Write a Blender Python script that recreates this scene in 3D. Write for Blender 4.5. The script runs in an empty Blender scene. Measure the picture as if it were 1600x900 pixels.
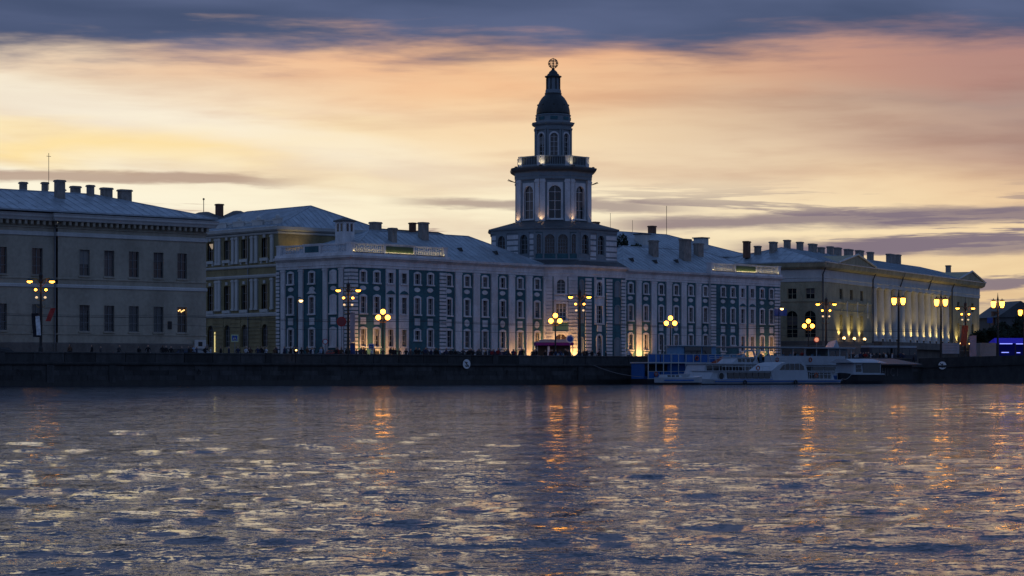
import bpy, math, random
from mathutils import Vector, Matrix
R = math.radians
PI = math.pi
random.seed(7)
scene = bpy.context.scene
col = scene.collection

# ------------------------------------------------------------------ camera
cam_d = bpy.data.cameras.new('camera'); cam = bpy.data.objects.new('camera', cam_d)
col.objects.link(cam); scene.camera = cam
cam.location = (0, 0, 1.1); cam.rotation_euler = (R(90), 0, 0)
cam_d.sensor_width = 36.0; cam_d.lens = 36.0*3640/1600
cam_d.shift_y = 137/1600
cam_d.clip_start = 0.3; cam_d.clip_end = 9000
scene.render.resolution_x = 1024; scene.render.resolution_y = 576

# ------------------------------------------------------------------ world: dusk sky with cloud layers
class NT:
    """tiny node-graph helper"""
    def __init__(s, tree): s.t = tree; s.n = tree.nodes; s.l = tree.links
    def node(s, typ, **kw):
        n = s.n.new(typ)
        for k, v in kw.items(): setattr(n, k, v)
        return n
    def put(s, sock, v):
        if hasattr(v, 'is_output'): s.l.new(v, sock)
        elif v is not None:
            if sock.type == 'RGBA' and len(v) == 3: v = (*v, 1)
            sock.default_value = v
    def m(s, op, a, b=None, c=None, clamp=False):
        n = s.node('ShaderNodeMath', operation=op, use_clamp=clamp)
        s.put(n.inputs[0], a)
        if b is not None: s.put(n.inputs[1], b)
        if c is not None: s.put(n.inputs[2], c)
        return n.outputs[0]
    def ss(s, v, a, b):          # smoothstep
        n = s.node('ShaderNodeMapRange', interpolation_type='SMOOTHSTEP')
        s.put(n.inputs['Value'], v); s.put(n.inputs['From Min'], a); s.put(n.inputs['From Max'], b)
        return n.outputs[0]
    def mix(s, f, a, b):
        n = s.node('ShaderNodeMix', data_type='RGBA')
        s.put(n.inputs[0], f); s.put(n.inputs[6], a); s.put(n.inputs[7], b)
        return n.outputs[2]
    def op(s, blend, f, a, b):
        n = s.node('ShaderNodeMix', data_type='RGBA', blend_type=blend)
        s.put(n.inputs[0], f); s.put(n.inputs[6], a); s.put(n.inputs[7], b)
        return n.outputs[2]
    def xyz(s, x, y, z):
        n = s.node('ShaderNodeCombineXYZ'); s.put(n.inputs[0], x); s.put(n.inputs[1], y); s.put(n.inputs[2], z)
        return n.outputs[0]
    def noise(s, vec, scale, detail=4, rough=.55, dist=0., out='Fac'):
        n = s.node('ShaderNodeTexNoise'); s.put(n.inputs['Vector'], vec)
        n.inputs['Scale'].default_value = scale; n.inputs['Detail'].default_value = detail
        n.inputs['Roughness'].default_value = rough; n.inputs['Distortion'].default_value = dist
        return n.outputs[out]
    def ramp(s, v, stops):
        n = s.node('ShaderNodeValToRGB'); s.put(n.inputs[0], v)
        e = n.color_ramp.elements
        while len(e) < len(stops): e.new(0.5)
        for i, (p, c) in enumerate(stops): e[i].position = p; e[i].color = (*c, 1)
        return n.outputs[0]

def lin(r, g, b):
    return tuple((c/255/12.92) if c/255 <= .04045 else ((c/255+.055)/1.055)**2.4 for c in (r, g, b))

world = bpy.data.worlds.new('World'); scene.world = world; world.use_nodes = True
W = NT(world.node_tree); W.n.clear()
tc = W.node('ShaderNodeTexCoord')
sep = W.node('ShaderNodeSeparateXYZ'); W.l.new(tc.outputs['Generated'], sep.inputs[0])
az = W.m('MULTIPLY', W.m('ARCTAN2', sep.outputs[0], sep.outputs[1]), 180/PI)      # degrees, 0 = across the river
el = W.m('MULTIPLY', W.m('ARCSINE', sep.outputs[2]), 180/PI)
sky = W.node('ShaderNodeTexSky', sky_type='NISHITA'); sky.sun_disc = False
sky.sun_elevation = R(1.0); sky.sun_rotation = R(-16); sky.air_density = 1.2; sky.dust_density = 2.0
# slow noise fields in (azimuth, elevation)
v1 = W.xyz(W.m('MULTIPLY', az, .10), W.m('MULTIPLY', W.m('ADD', el, W.m('MULTIPLY', az, .045)), .55), 0.)
v2 = W.xyz(W.m('MULTIPLY', az, .16), W.m('MULTIPLY', el, 1.3), 4.)
v3 = W.xyz(W.m('MULTIPLY', az, .30), W.m('MULTIPLY', el, 2.6), 9.)
n1 = W.noise(v1, 1.0, 4, .5, .3)
n2 = W.noise(v2, 1.0, 5, .55, .2)
n3 = W.noise(v3, 1.0, 6, .6, .15)
elw = W.m('ADD', el, W.m('MULTIPLY', W.m('SUBTRACT', n1, .5), 3.2))
e01 = W.m('DIVIDE', elw, 10.0, clamp=True)
# sunset glow: towards the sun (left), across (mid), away from it (right)
glowL = W.ramp(e01, [(0., lin(250,232,190)), (.40, lin(253,246,222)), (.52, lin(253,244,218)), (.575, lin(255,228,168)), (.63, lin(250,238,214)), (.72, lin(240,222,195)), (.80, lin(238,205,172)), (.90, lin(224,180,155))])
glowM = W.ramp(e01, [(0., lin(248,225,175)), (.36, lin(252,240,208)), (.46, lin(252,236,202)), (.60, lin(248,219,178)), (.70, lin(246,201,156)), (.79, lin(244,188,143)), (.90, lin(234,172,140))])
glowR = W.ramp(e01, [(0., lin(236,205,155)), (.36, lin(247,219,173)), (.45, lin(238,205,164)), (.55, lin(196,162,142)), (.64, lin(174,146,136)), (.72, lin(180,138,128)), (.82, lin(180,135,128)), (.95, lin(158,126,134))])
glow = W.mix(W.ss(az, -13., 0.), glowL, glowM)
glow = W.mix(W.ss(az, -1., 13.), glow, glowR)
glow = W.op('MULTIPLY', W.m('MULTIPLY', W.ss(n2, .40, .72), .65), glow, lin(226,212,214))
# a bright cream streak slanting down from the left, with a gold one under it
for c_, w_, cc_, k_ in ((4.95,.42,lin(253,245,224),.55),(4.15,.34,lin(255,226,158),.2)):
    ds_ = W.m('ABSOLUTE', W.m('ADD', W.m('SUBTRACT', el, W.m('SUBTRACT', c_, W.m('MULTIPLY', az, .155))), W.m('MULTIPLY', W.m('SUBTRACT', n2, .5), .9)))
    ws_ = W.m('MULTIPLY', W.ss(az, -40., -26.), W.m('SUBTRACT', 1., W.ss(az, -7., 1.)))
    glow = W.mix(W.m('MULTIPLY', W.m('MULTIPLY', W.m('SUBTRACT', 1., W.ss(ds_, w_*.2, w_*1.5)), ws_), k_), glow, cc_)
# blue dusk dome round the rest of the horizon, with a share of the physical sky
dome = W.ramp(W.m('DIVIDE', el, 90., clamp=True), [(0., (.135,.20,.37)), (.10, (.115,.178,.345)), (.35, (.095,.162,.335)), (1., (.080,.142,.315))])
dome = W.op('ADD', .0018, dome, sky.outputs[0])
azs = W.m('ABSOLUTE', W.m('ADD', az, 10.))
base = W.mix(W.ss(azs, 32., 95.), glow, dome)
# low streaks of cloud
low = W.noise(W.xyz(W.m('MULTIPLY', az, .13), W.m('MULTIPLY', el, 2.1), 2.), 1.0, 6, .62, .25)
band = W.m('MULTIPLY', W.ss(el, 1.2, 2.2), W.m('SUBTRACT', 1., W.ss(el, 3.7, 5.0)))
right = W.m('ADD', .16, W.m('MULTIPLY', W.ss(az, -3., 8.), -.125))
thr = W.m('ADD', .46, right)
lowm = W.m('MULTIPLY', W.m('MULTIPLY', band, W.ss(low, thr, W.m('ADD', thr, .07))), .92)
lowc = W.mix(W.ss(az, -10., 9.), lin(168,136,120), lin(128,114,127))
base = W.mix(lowm, base, lowc)
for a0_, a1_, e0_, k_, th_, op_ in ((-26.,-4.4,4.70,-.012,.13,.75),(-3.6,5.4,4.22,-.022,.13,.72),(1.5,30.,3.62,.024,.20,.85),(4.5,34.,3.05,.01,.22,.8),(-40.,-20.,3.9,.0,.2,.7)):
    dd_ = W.m('ABSOLUTE', W.m('ADD', W.m('SUBTRACT', el, W.m('ADD', e0_, W.m('MULTIPLY', az, k_))), W.m('MULTIPLY', W.m('SUBTRACT', n3, .5), .55)))
    wv_ = W.m('MULTIPLY', W.ss(az, a0_, a0_+2.2), W.m('SUBTRACT', 1., W.ss(az, a1_-2.6, a1_)))
    base = W.mix(W.m('MULTIPLY', W.m('MULTIPLY', W.m('SUBTRACT', 1., W.ss(dd_, th_*.35, th_*1.5)), wv_), op_), base, lowc)
# the dark cloud deck overhead, its ragged lower edge about eight degrees up
edge = W.m('ADD', W.m('ADD', el, W.m('MULTIPLY', W.m('SUBTRACT', n2, .5), 2.1)), W.m('MULTIPLY', W.m('SUBTRACT', 1., W.ss(az, -15., -3.)), .3))
edge = W.m('ADD', edge, W.m('MULTIPLY', W.m('SUBTRACT', n3, .5), 1.0))
deckm = W.ss(edge, 7.45, 8.6)
deckn = W.mix(W.ss(n1, .3, .7), lin(70,83,113), lin(94,105,138))
upper = W.mix(W.ss(el, 9.5, 26.), deckn, dome)
upper = W.mix(W.ss(azs, 40., 110.), upper, dome)
skyc = W.mix(deckm, base, upper)
skyc = W.mix(W.ss(el, -2., -.3), (.05, .06, .09), skyc)
bg = W.node('ShaderNodeBackground'); W.l.new(skyc, bg.inputs[0]); bg.inputs[1].default_value = 1.0
ow = W.node('ShaderNodeOutputWorld'); W.l.new(bg.outputs[0], ow.inputs[0])

scene.view_settings.view_transform = 'Standard'; scene.view_settings.look = 'None'
scene.view_settings.exposure = 0.0; scene.view_settings.gamma = 1.0
scene.view_settings.use_curve_mapping = False
scene.render.engine = 'CYCLES'

# ------------------------------------------------------------------ materials
MATS = {}
def mat(name, c, rough=.8, metal=0., var=.12, scale=.6, bump=0., spec=.4):
    if name in MATS: return MATS[name]
    m = bpy.data.materials.new(name); m.use_nodes = True; T = NT(m.node_tree)
    b = T.n['Principled BSDF']
    b.inputs['Roughness'].default_value = rough; b.inputs['Metallic'].default_value = metal
    b.inputs['Specular IOR Level'].default_value = spec
    if var > 0:
        g = T.node('ShaderNodeNewGeometry')
        mp = T.node('ShaderNodeMapping'); T.l.new(g.outputs['Position'], mp.inputs[0]); mp.inputs['Scale'].default_value = (1, 1, .45)
        n = T.noise(mp.outputs[0], scale, 6, .65)
        n2 = T.noise(g.outputs['Position'], scale*7, 3, .6)
        f = T.m('ADD', T.m('MULTIPLY', n, .7), T.m('MULTIPLY', n2, .3))
        lo = tuple(x*(1-var*1.6) for x in c); hi = tuple(min(1, x*(1+var*1.2)) for x in c)
        T.l.new(T.mix(T.ss(f, .3, .7), lo, hi), b.inputs['Base Color'])
        if bump:
            bn = T.node('ShaderNodeBump'); bn.inputs['Strength'].default_value = bump; bn.inputs['Distance'].default_value = .03
            T.l.new(n2, bn.inputs['Height']); T.l.new(bn.outputs[0], b.inputs['Normal'])
    else:
        b.inputs['Base Color'].default_value = (*c, 1)
    MATS[name] = m; return m
def emit(name, c, s):
    if name in MATS: return MATS[name]
    m = bpy.data.materials.new(name); m.use_nodes = True; T = NT(m.node_tree)
    b = T.n['Principled BSDF']; b.inputs['Base Color'].default_value = (*c, 1)
    b.inputs['Emission Color'].default_value = (*c, 1); b.inputs['Emission Strength'].default_value = s
    MATS[name] = m; return m

M_TEAL = mat('teal_plaster', (.042, .125, .150), .85, var=.24)
M_WHITE = mat('white_plaster', (.62, .61, .62), .8, var=.17)
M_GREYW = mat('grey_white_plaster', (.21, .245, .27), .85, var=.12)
M_CREAM = mat('cream_plaster', (.37, .335, .265), .85, var=.17, scale=.3)
M_CREAMT = mat('pale_trim', (.52, .52, .50), .8, var=.10)
M_PLINTH = mat('plinth_stone', (.15, .135, .12), .9, var=.2)
M_OCHRE = mat('ochre_plaster', (.26, .215, .115), .85, var=.22)
M_ZOO = mat('sand_plaster', (.38, .335, .22), .85, var=.2)
M_ROOF = mat('zinc_roof', (.33, .38, .42), .42, metal=.35, var=.22, scale=.5)
M_ROOFD = mat('dark_roof', (.075, .08, .085), .6, var=.2)
M_DOME = mat('dark_dome_copper', (.035, .042, .045), .5, var=.25)
M_CHIM = mat('chimney_render', (.26, .235, .21), .9, var=.25, scale=2)
M_CHIMB = mat('chimney_brick', (.16, .085, .06), .9, var=.25, scale=2)
M_GLASS = [mat('window_glass', (.012, .014, .017), .07, var=0, spec=.6), mat('window_glass_curtain', (.085, .072, .068), .12, var=0, spec=.5), mat('window_glass_blind', (.045, .055, .055), .09, var=0, spec=.5)]
M_GLASSW = mat('window_glass_brown', (.04, .026, .014), .12, var=0, spec=.5)
M_GRAN = mat('granite', (.045, .044, .044), .8, var=.3, scale=1.2, bump=.5)
_t = NT(M_GRAN.node_tree); _b = _t.n['Principled BSDF']; _l = _b.inputs['Base Color'].links[0].from_socket; _oi = _t.node('ShaderNodeObjectInfo')
_v = _t.m('ADD', .62, _t.m('MULTIPLY', _oi.outputs['Random'], .85)); _c = _t.node('ShaderNodeVectorMath', operation='SCALE'); _t.l.new(_l, _c.inputs[0]); _t.l.new(_v, _c.inputs['Scale']); _t.l.new(_c.outputs[0], _b.inputs['Base Color'])
M_GRANW = mat('wet_granite', (.020, .022, .021), .35, var=.3, scale=1.2)
M_IRON = mat('dark_iron', (.018, .02, .02), .5, var=0)
M_GREY = mat('grey_metal', (.2, .21, .22), .5, var=0)
M_GOLD = mat('gilded_iron', (.35, .2, .05), .35, metal=.8, var=0)
M_BOATW = mat('boat_white', (.36, .40, .44), .45, var=.08)
M_BOATB = mat('boat_blue', (.03, .12, .36), .45, var=.12)
M_BARGEB = mat('barge_blue', (.018, .105, .34), .6, var=.15)
M_BARGEP = mat('barge_pale_blue', (.12, .26, .42), .6, var=.12)
M_HULL = mat('dark_hull', (.012, .014, .018), .5, var=.2)
M_RAIL = mat('rail_paint', (.42, .45, .47), .5, var=0)
M_ORANGE = mat('orange_canvas', (.38, .09, .04), .8, var=.1)
M_PURPLE = mat('purple_canvas', (.16, .02, .20), .8, var=.1)
M_BLUET = mat('blue_canvas', (.015, .03, .32), .7, var=.1)
M_GREENP = mat('dark_green_panel', (.06, .10, .06), .8, var=.1)
M_RED = mat('red_paint', (.45, .04, .03), .6, var=0)
M_SIGNW = mat('sign_white', (.72, .72, .72), .5, var=0)
M_SIGNB = mat('sign_blue', (.03, .08, .35), .5, var=0)
M_BULB = emit('lamp_bulb', (1., .38, .035), 11.)
M_BULBW = emit('lamp_bulb_pale', (1., .60, .20), 5.0)
M_BULBD = emit('lamp_bulb_dim', (1., .72, .40), .8)
M_LED = emit('blue_led', (.25, .3, 1.), 1.6)
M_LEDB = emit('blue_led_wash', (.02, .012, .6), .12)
M_LITW = emit('lit_window', (1., .80, .30), .75)
M_CHAND = emit('chandelier_bulb', (1., .6, .2), 2.0)

# ------------------------------------------------------------------ mesh builder
class MB:
    def __init__(s): s.v = []; s.f = []
    def add(s, vs, fs):
        o = len(s.v); s.v += [tuple(p) for p in vs]; s.f += [tuple(i+o for i in f) for f in fs]; return s
    def box(s, x0, x1, y0, y1, z0, z1):
        return s.add([(x0,y0,z0),(x1,y0,z0),(x1,y1,z0),(x0,y1,z0),(x0,y0,z1),(x1,y0,z1),(x1,y1,z1),(x0,y1,z1)],
                     [(0,3,2,1),(4,5,6,7),(0,1,5,4),(1,2,6,5),(2,3,7,6),(3,0,4,7)])
    def prism(s, poly, z0, z1, top=None):
        n = len(poly); top = top or poly
        return s.add([(x,y,z0) for x,y in poly]+[(x,y,z1) for x,y in top],
                     [tuple(range(n-1,-1,-1)), tuple(range(n,2*n))]+[(i,(i+1)%n,n+(i+1)%n,n+i) for i in range(n)])
    def lathe(s, prof, n=16, cx=0, cy=0, ph=0., cz=0):
        vs = []; fs = []
        for r, z in prof:
            for k in range(n):
                a = ph+2*PI*k/n; vs.append((cx+r*math.cos(a), cy+r*math.sin(a), cz+z))
        for j in range(len(prof)-1):
            for k in range(n):
                k2 = (k+1)%n; fs.append((j*n+k, j*n+k2, (j+1)*n+k2, (j+1)*n+k))
        fs.append(tuple(range(n-1,-1,-1))); fs.append(tuple((len(prof)-1)*n+k for k in range(n)))
        return s.add(vs, fs)
    def tube(s, pts, r, n=6):
        pts = [Vector(p) for p in pts]; rs = r if isinstance(r, (list, tuple)) else [r]*len(pts)
        vs = []; fs = []
        for i, p in enumerate(pts):
            d = (pts[min(i+1,len(pts)-1)]-pts[max(i-1,0)]).normalized()
            up = Vector((0,0,1)) if abs(d.z) < .95 else Vector((1,0,0))
            a = d.cross(up).normalized(); b = a.cross(d)
            for k in range(n):
                t = 2*PI*k/n; vs.append(p+(a*math.cos(t)+b*math.sin(t))*rs[i])
        for i in range(len(pts)-1):
            for k in range(n):
                k2 = (k+1)%n; fs.append((i*n+k, i*n+k2, (i+1)*n+k2, (i+1)*n+k))
        fs.append(tuple(range(n-1,-1,-1))); fs.append(tuple((len(pts)-1)*n+k for k in range(n)))
        return s.add(vs, fs)
    def ball(s, c, r, nu=12, nv=8, sx=1., sy=1., sz=1.):
        prof = [(r*math.sin(PI*j/nv), -r*math.cos(PI*j/nv)) for j in range(nv+1)]
        vs = []; fs = []
        for rr, z in prof:
            rr = max(rr, r*.02)
            for k in range(nu):
                a = 2*PI*k/nu; vs.append((c[0]+sx*rr*math.cos(a), c[1]+sy*rr*math.sin(a), c[2]+sz*z))
        for j in range(nv):
            for k in range(nu):
                k2 = (k+1)%nu; fs.append((j*nu+k, j*nu+k2, (j+1)*nu+k2, (j+1)*nu+k))
        return s.add(vs, fs)
    def torus(s, c, R1, r, axis, n=24, m=6):
        ax = Vector(axis).normalized(); u = ax.orthogonal().normalized(); w = ax.cross(u); c = Vector(c); vs = []; fs = []
        for i in range(n):
            t = 2*PI*i/n; d = u*math.cos(t)+w*math.sin(t)
            for k in range(m):
                q = 2*PI*k/m; vs.append(c+d*(R1+r*math.cos(q))+ax*(r*math.sin(q)))
        for i in range(n):
            for k in range(m):
                fs.append((i*m+k, ((i+1)%n)*m+k, ((i+1)%n)*m+(k+1)%m, i*m+(k+1)%m))
        return s.add(vs, fs)
    def sweep(s, poly, prof, closed=False):
        """moulding: profile (out, z) swept along a plan polyline, mitred; outward is to the right of travel"""
        n = len(poly); P = [Vector(p) for p in poly]; mi = []
        for i in range(n):
            if closed: a, b = P[i]-P[i-1], P[(i+1)%n]-P[i]
            else:
                a = P[i]-P[i-1] if i else P[1]-P[0]; b = P[i+1]-P[i] if i < n-1 else P[-1]-P[-2]
            na = Vector((a.y, -a.x)).normalized(); nb = Vector((b.y, -b.x)).normalized()
            mm = (na+nb); mm = mm/(1+na.dot(nb)) if 1+na.dot(nb) > .05 else na
            mi.append(mm)
        k = len(prof); vs = [(P[i].x+mi[i].x*o, P[i].y+mi[i].y*o, z) for i in range(n) for o, z in prof]
        fs = []
        for i in range(n if closed else n-1):
            j = (i+1)%n
            for q in range(k-1): fs.append((i*k+q, j*k+q, j*k+q+1, i*k+q+1))
        if not closed: fs.append(tuple(range(k))); fs.append(tuple((n-1)*k+q for q in range(k-1,-1,-1)))
        return s.add(vs, fs)
    def mesh(s, name):
        me = bpy.data.meshes.new(name); me.from_pydata(s.v, [], s.f); me.update(); return me
    def build(s, name, m, parent=None, loc=(0,0,0), rz=0., smooth=False, kind=None, label=None):
        return obj(name, s.mesh(name), m, parent, loc, rz, smooth, kind, label)

def obj(name, me, m=None, parent=None, loc=(0,0,0), rz=0., smooth=False, kind=None, label=None):
    if m is not None and not me.materials: me.materials.append(m)
    o = bpy.data.objects.new(name, me); col.objects.link(o)
    if m is not None and me.materials[0] is not m:
        o.material_slots[0].link = 'OBJECT'; o.material_slots[0].material = m
    o.location = loc; o.rotation_euler = (0, 0, rz); o.parent = parent
    if smooth:
        for p in me.polygons: p.use_smooth = True
    if kind: o['kind'] = kind
    if label: o['label'] = label
    return o
def thing(name, label, cat, loc=(0,0,0), rz=0., group=None):
    o = bpy.data.objects.new(name, None); o.empty_display_size = .3; col.objects.link(o)
    o.location = loc; o.rotation_euler = (0, 0, rz); tag(o, label, cat, group); return o
def tag(o, label, cat, group=None):
    o['label'] = label; o['category'] = cat
    if group: o['group'] = group
    return o
def copy_tree(o, parent=None):
    c = o.copy(); col.objects.link(c); c.parent = parent
    for ch in o.children: copy_tree(ch, c)
    return c

# ------------------------------------------------------------------ architecture helpers
class Frame:
    """a wall plane in building space: u along it, outward is -y of the frame"""
    def __init__(s, x, y, a): s.x = x; s.y = y; s.a = a; s.c = math.cos(a); s.s = math.sin(a)
    def at(s, u, out=0., z=0.): return (s.x+u*s.c+out*s.s, s.y+u*s.s-out*s.c, z)
def frame_between(p, q): return Frame(p[0], p[1], math.atan2(q[1]-p[1], q[0]-p[0])), math.hypot(q[0]-p[0], q[1]-p[1])

def wall(parent, fr, L, z0, z1, holes, m, name='wall', depth=.35):
    us = sorted({0., L} | {h[0] for h in holes} | {h[1] for h in holes}); zs = sorted({z0, z1} | {h[2] for h in holes} | {h[3] for h in holes})
    b = MB()
    for i in range(len(us)-1):
        for j in range(len(zs)-1):
            cu, cz = (us[i]+us[i+1])/2, (zs[j]+zs[j+1])/2
            if any(h[0] < cu < h[1] and h[2] < cz < h[3] for h in holes): continue
            b.add([(us[i],0,zs[j]),(us[i+1],0,zs[j]),(us[i+1],0,zs[j+1]),(us[i],0,zs[j+1])], [(0,1,2,3)])
    for a, c, e, g in holes:
        b.add([(a,0,e),(c,0,e),(c,0,g),(a,0,g),(a,depth,e),(c,depth,e),(c,depth,g),(a,depth,g)], [(0,4,5,1),(1,5,6,2),(2,6,7,3),(3,7,4,0)])
    return b.build(name, m, parent, fr.at(0,0,0), fr.a)

def outline(w, h, arch, n=10):
    """half-open outline from bottom-left round the head to bottom-right; origin at bottom centre"""
    hw = w/2
    if arch == 'round':
        c = h-hw; return [(-hw,0),(-hw,c)]+[(-hw*math.cos(PI*k/n), c+hw*math.sin(PI*k/n)) for k in range(1,n)]+[(hw,c),(hw,0)]
    if arch == 'seg':
        r = w*.16; return [(-hw,0),(-hw,h-r)]+[(-hw+w*k/n, h-r+r*math.sin(PI*k/n)) for k in range(1,n)]+[(hw,h-r),(hw,0)]
    return [(-hw,0),(-hw,h)]+[(-hw+w*k/n, h) for k in range(1,n)]+[(hw,h),(hw,0)]

WIN = {}
def win_meshes(key, w, h, border, arch='flat', oarch=None, rows=3, cols=2, proud=.11, deep=.30, sill=True, ohead=0.):
    if key in WIN: return WIN[key]
    inn = outline(w, h, arch); out = [(x*(w+2*border)/w, z) for x, z in outline(w, h, 'flat')]
    if oarch: out = outline(w+2*border, h+border+ohead, oarch)
    else: out = outline(w+2*border, h+border+ohead, 'flat')
    b = MB(); n = len(inn)
    vs = [(x,-proud,z) for x,z in out]+[(x,-proud,z) for x,z in inn]+[(x,.02,z) for x,z in out]+[(x,deep,z) for x,z in inn]
    fs = []
    for i in range(n-1): fs += [(i,i+1,n+i+1,n+i), (i,2*n+i,2*n+i+1,i+1), (n+i,n+i+1,3*n+i+1,3*n+i)]
    fs += [(0,n,3*n,2*n), (n-1,3*n-1,4*n-1,2*n-1)]
    b.add(vs, fs)
    if sill: b.box(-w/2-border-.08, w/2+border+.08, -proud-.12, .05, -.2, 0.)
    sur = b.mesh('window_surround')
    g = MB(); g.add([(x,deep-.04,z) for x,z in inn], [tuple(range(n))]); gl = g.mesh('pane')
    q = MB(); t = .045 if w < 1.5 else .06
    hh = h-(w/2 if arch == 'round' else (w*.16 if arch == 'seg' else 0))
    for k in range(1, cols): x = -w/2+w*k/cols; q.box(x-t/2*1.3, x+t/2*1.3, deep-.12, deep-.03, 0, h-.02 if abs(x) < .05 else hh)
    for k in range(1, rows+1):
        z = hh*k/rows
        if k == rows and arch == 'flat': continue
        q.box(-w/2, w/2, deep-.11, deep-.03, z-t/2, z+t/2)
    for x in (-w/2, w/2-t): q.box(x, x+t, deep-.12, deep-.03, 0, hh)
    q.box(-w/2, w/2, deep-.12, deep-.03, 0, t*1.4)
    bls = []
    for f_ in (.45, .62, .8):
        bb_ = MB(); bb_.box(-w/2+.03, w/2-.03, deep-.065, deep-.05, hh*f_, hh-.02); bls.append(bb_.mesh('blind'))
    WIN[key] = (sur, gl, q.mesh('glazing_bars'), bls); return WIN[key]
def window(parent, fr, u, z, key, mS, glass=None, mB=None):
    a, g, q, bls = WIN[key]
    o = obj('window', a, mS, parent, fr.at(u, 0, z), fr.a)
    obj('pane', g, glass or random.choice([M_GLASS[0], M_GLASS[0], M_GLASS[1], M_GLASS[2]]), o)
    obj('glazing_bars', q, mB or mS, o)
    if random.random() < .28: obj('blind', random.choice(bls), random.choice([mat('blind_cloth', (.24,.23,.21), .9, var=0), mat('blind_cloth_dark', (.12,.105,.10), .9, var=0)]), o)
    return o
def hole(u, z, w, h): return (u-w/2, u+w/2, z, z+h)

def hip_roof(parent, x0, x1, y0, y1, ze, zr, hl, hr, m, ov=.5, seam=1.1, name='roof', fascia=.18, at=None):
    """hipped metal roof with standing seams; hl/hr = run of the hips (0 = gable)"""
    x0 -= ov; x1 += ov; y0 -= ov; y1 += ov; ym = (y0+y1)/2
    b = MB(); A, B, C, D = (x0,y0,ze),(x1,y0,ze),(x1,y1,ze),(x0,y1,ze); E, F = (x0+hl,ym,zr),(x1-hr,ym,zr)
    b.add([A,B,C,D,E,F], [(0,1,5,4),(1,2,5),(2,3,4,5),(3,0,4)])
    dn = lambda p: (p[0],p[1],p[2]-fascia)
    b.add([A,B,C,D,dn(A),dn(B),dn(C),dn(D)], [(0,4,5,1),(1,5,6,2),(2,6,7,3),(3,7,4,0),(4,7,6,5)])
    o = b.build(name, m, parent, at.at(0,0,0) if at else (0,0,0), at.a if at else 0.)
    s = MB(); r = .035
    def rib(p, q): s.tube([(p[0],p[1],p[2]+.02),(q[0],q[1],q[2]+.02)], r, 4)
    x = x0+seam
    while x < x1-.2:
        f = 1.
        if x < x0+hl: f = (x-x0)/hl
        if x > x1-hr and hr: f = min(f, (x1-x)/hr)
        for y in (y0, y1): rib((x,y,ze), (x, y+(ym-y)*f, ze+(zr-ze)*f))
        x += seam
    for xe, hp, sg in ((x0,hl,1),(x1,hr,-1)):
        if hp <= 0: continue
        y = y0+seam
        while y < y1-.2:
            f = 1-abs(y-ym)/((y1-y0)/2); rib((xe,y,ze), (xe+sg*hp*f, y, ze+(zr-ze)*f)); y += seam
    for p, q in ((A,E),(D,E),(B,F),(C,F),(E,F)): s.tube([(p[0],p[1],p[2]+.03),(q[0],q[1],q[2]+.03)], .07, 5)
    s.build('standing_seams', m, o, kind='stuff')
    return o
def chimney(parent, x, y, z, w, d, h, m=None, pots=0):
    b = MB(); b.box(x-w/2,x+w/2,y-d/2,y+d/2,z-1.5,z+h-.25); b.box(x-w/2-.1,x+w/2+.1,y-d/2-.1,y+d/2+.1,z+h-.25,z+h-.08)
    b.box(x-w/2-.03,x+w/2+.03,y-d/2-.03,y+d/2+.03,z+h-.08,z+h)
    return b.build('chimney', m or M_CHIM, parent)
def balustrade(parent, fr, u0, u1, z0, h, m):
    b = MB(); b.box(u0,u1,-.14,.14,z0,z0+.18); b.box(u0,u1,-.16,.16,z0+h-.2,z0+h)
    n = max(1, int((u1-u0)/.36)); 
    for k in range(n):
        u = u0+(k+.5)*(u1-u0)/n
        b.lathe([(.07,z0+.18),(.07,z0+.26),(.125,z0+.26+(h-.5)*.3),(.06,z0+.26+(h-.5)*.8),(.085,z0+h-.2)], 6, u, 0)
    return b.build('balustrade', m, parent, fr.at(0,0,0), fr.a)
def block(parent, fr, u0, u1, out0, out1, z0, z1, m, name, cap=0.):
    b = MB(); b.box(u0,u1,-out1,-out0,z0,z1)
    if cap: b.box(u0-cap,u1+cap,-out1-cap,-out0+cap,z1-.14,z1+.02)
    return b.build(name, m, parent, fr.at(0,0,0), fr.a)
def quoin_strip(parent, fr, u0, u1, z0, z1, m, out=.16, step=.52, name='rusticated_strip'):
    b = MB(); z = z0
    while z < z1-.1:
        b.box(u0,u1,-out,.02,z,min(z+step*.72,z1)); z += step
    return b.build(name, m, parent, fr.at(0,0,0), fr.a)

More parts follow.
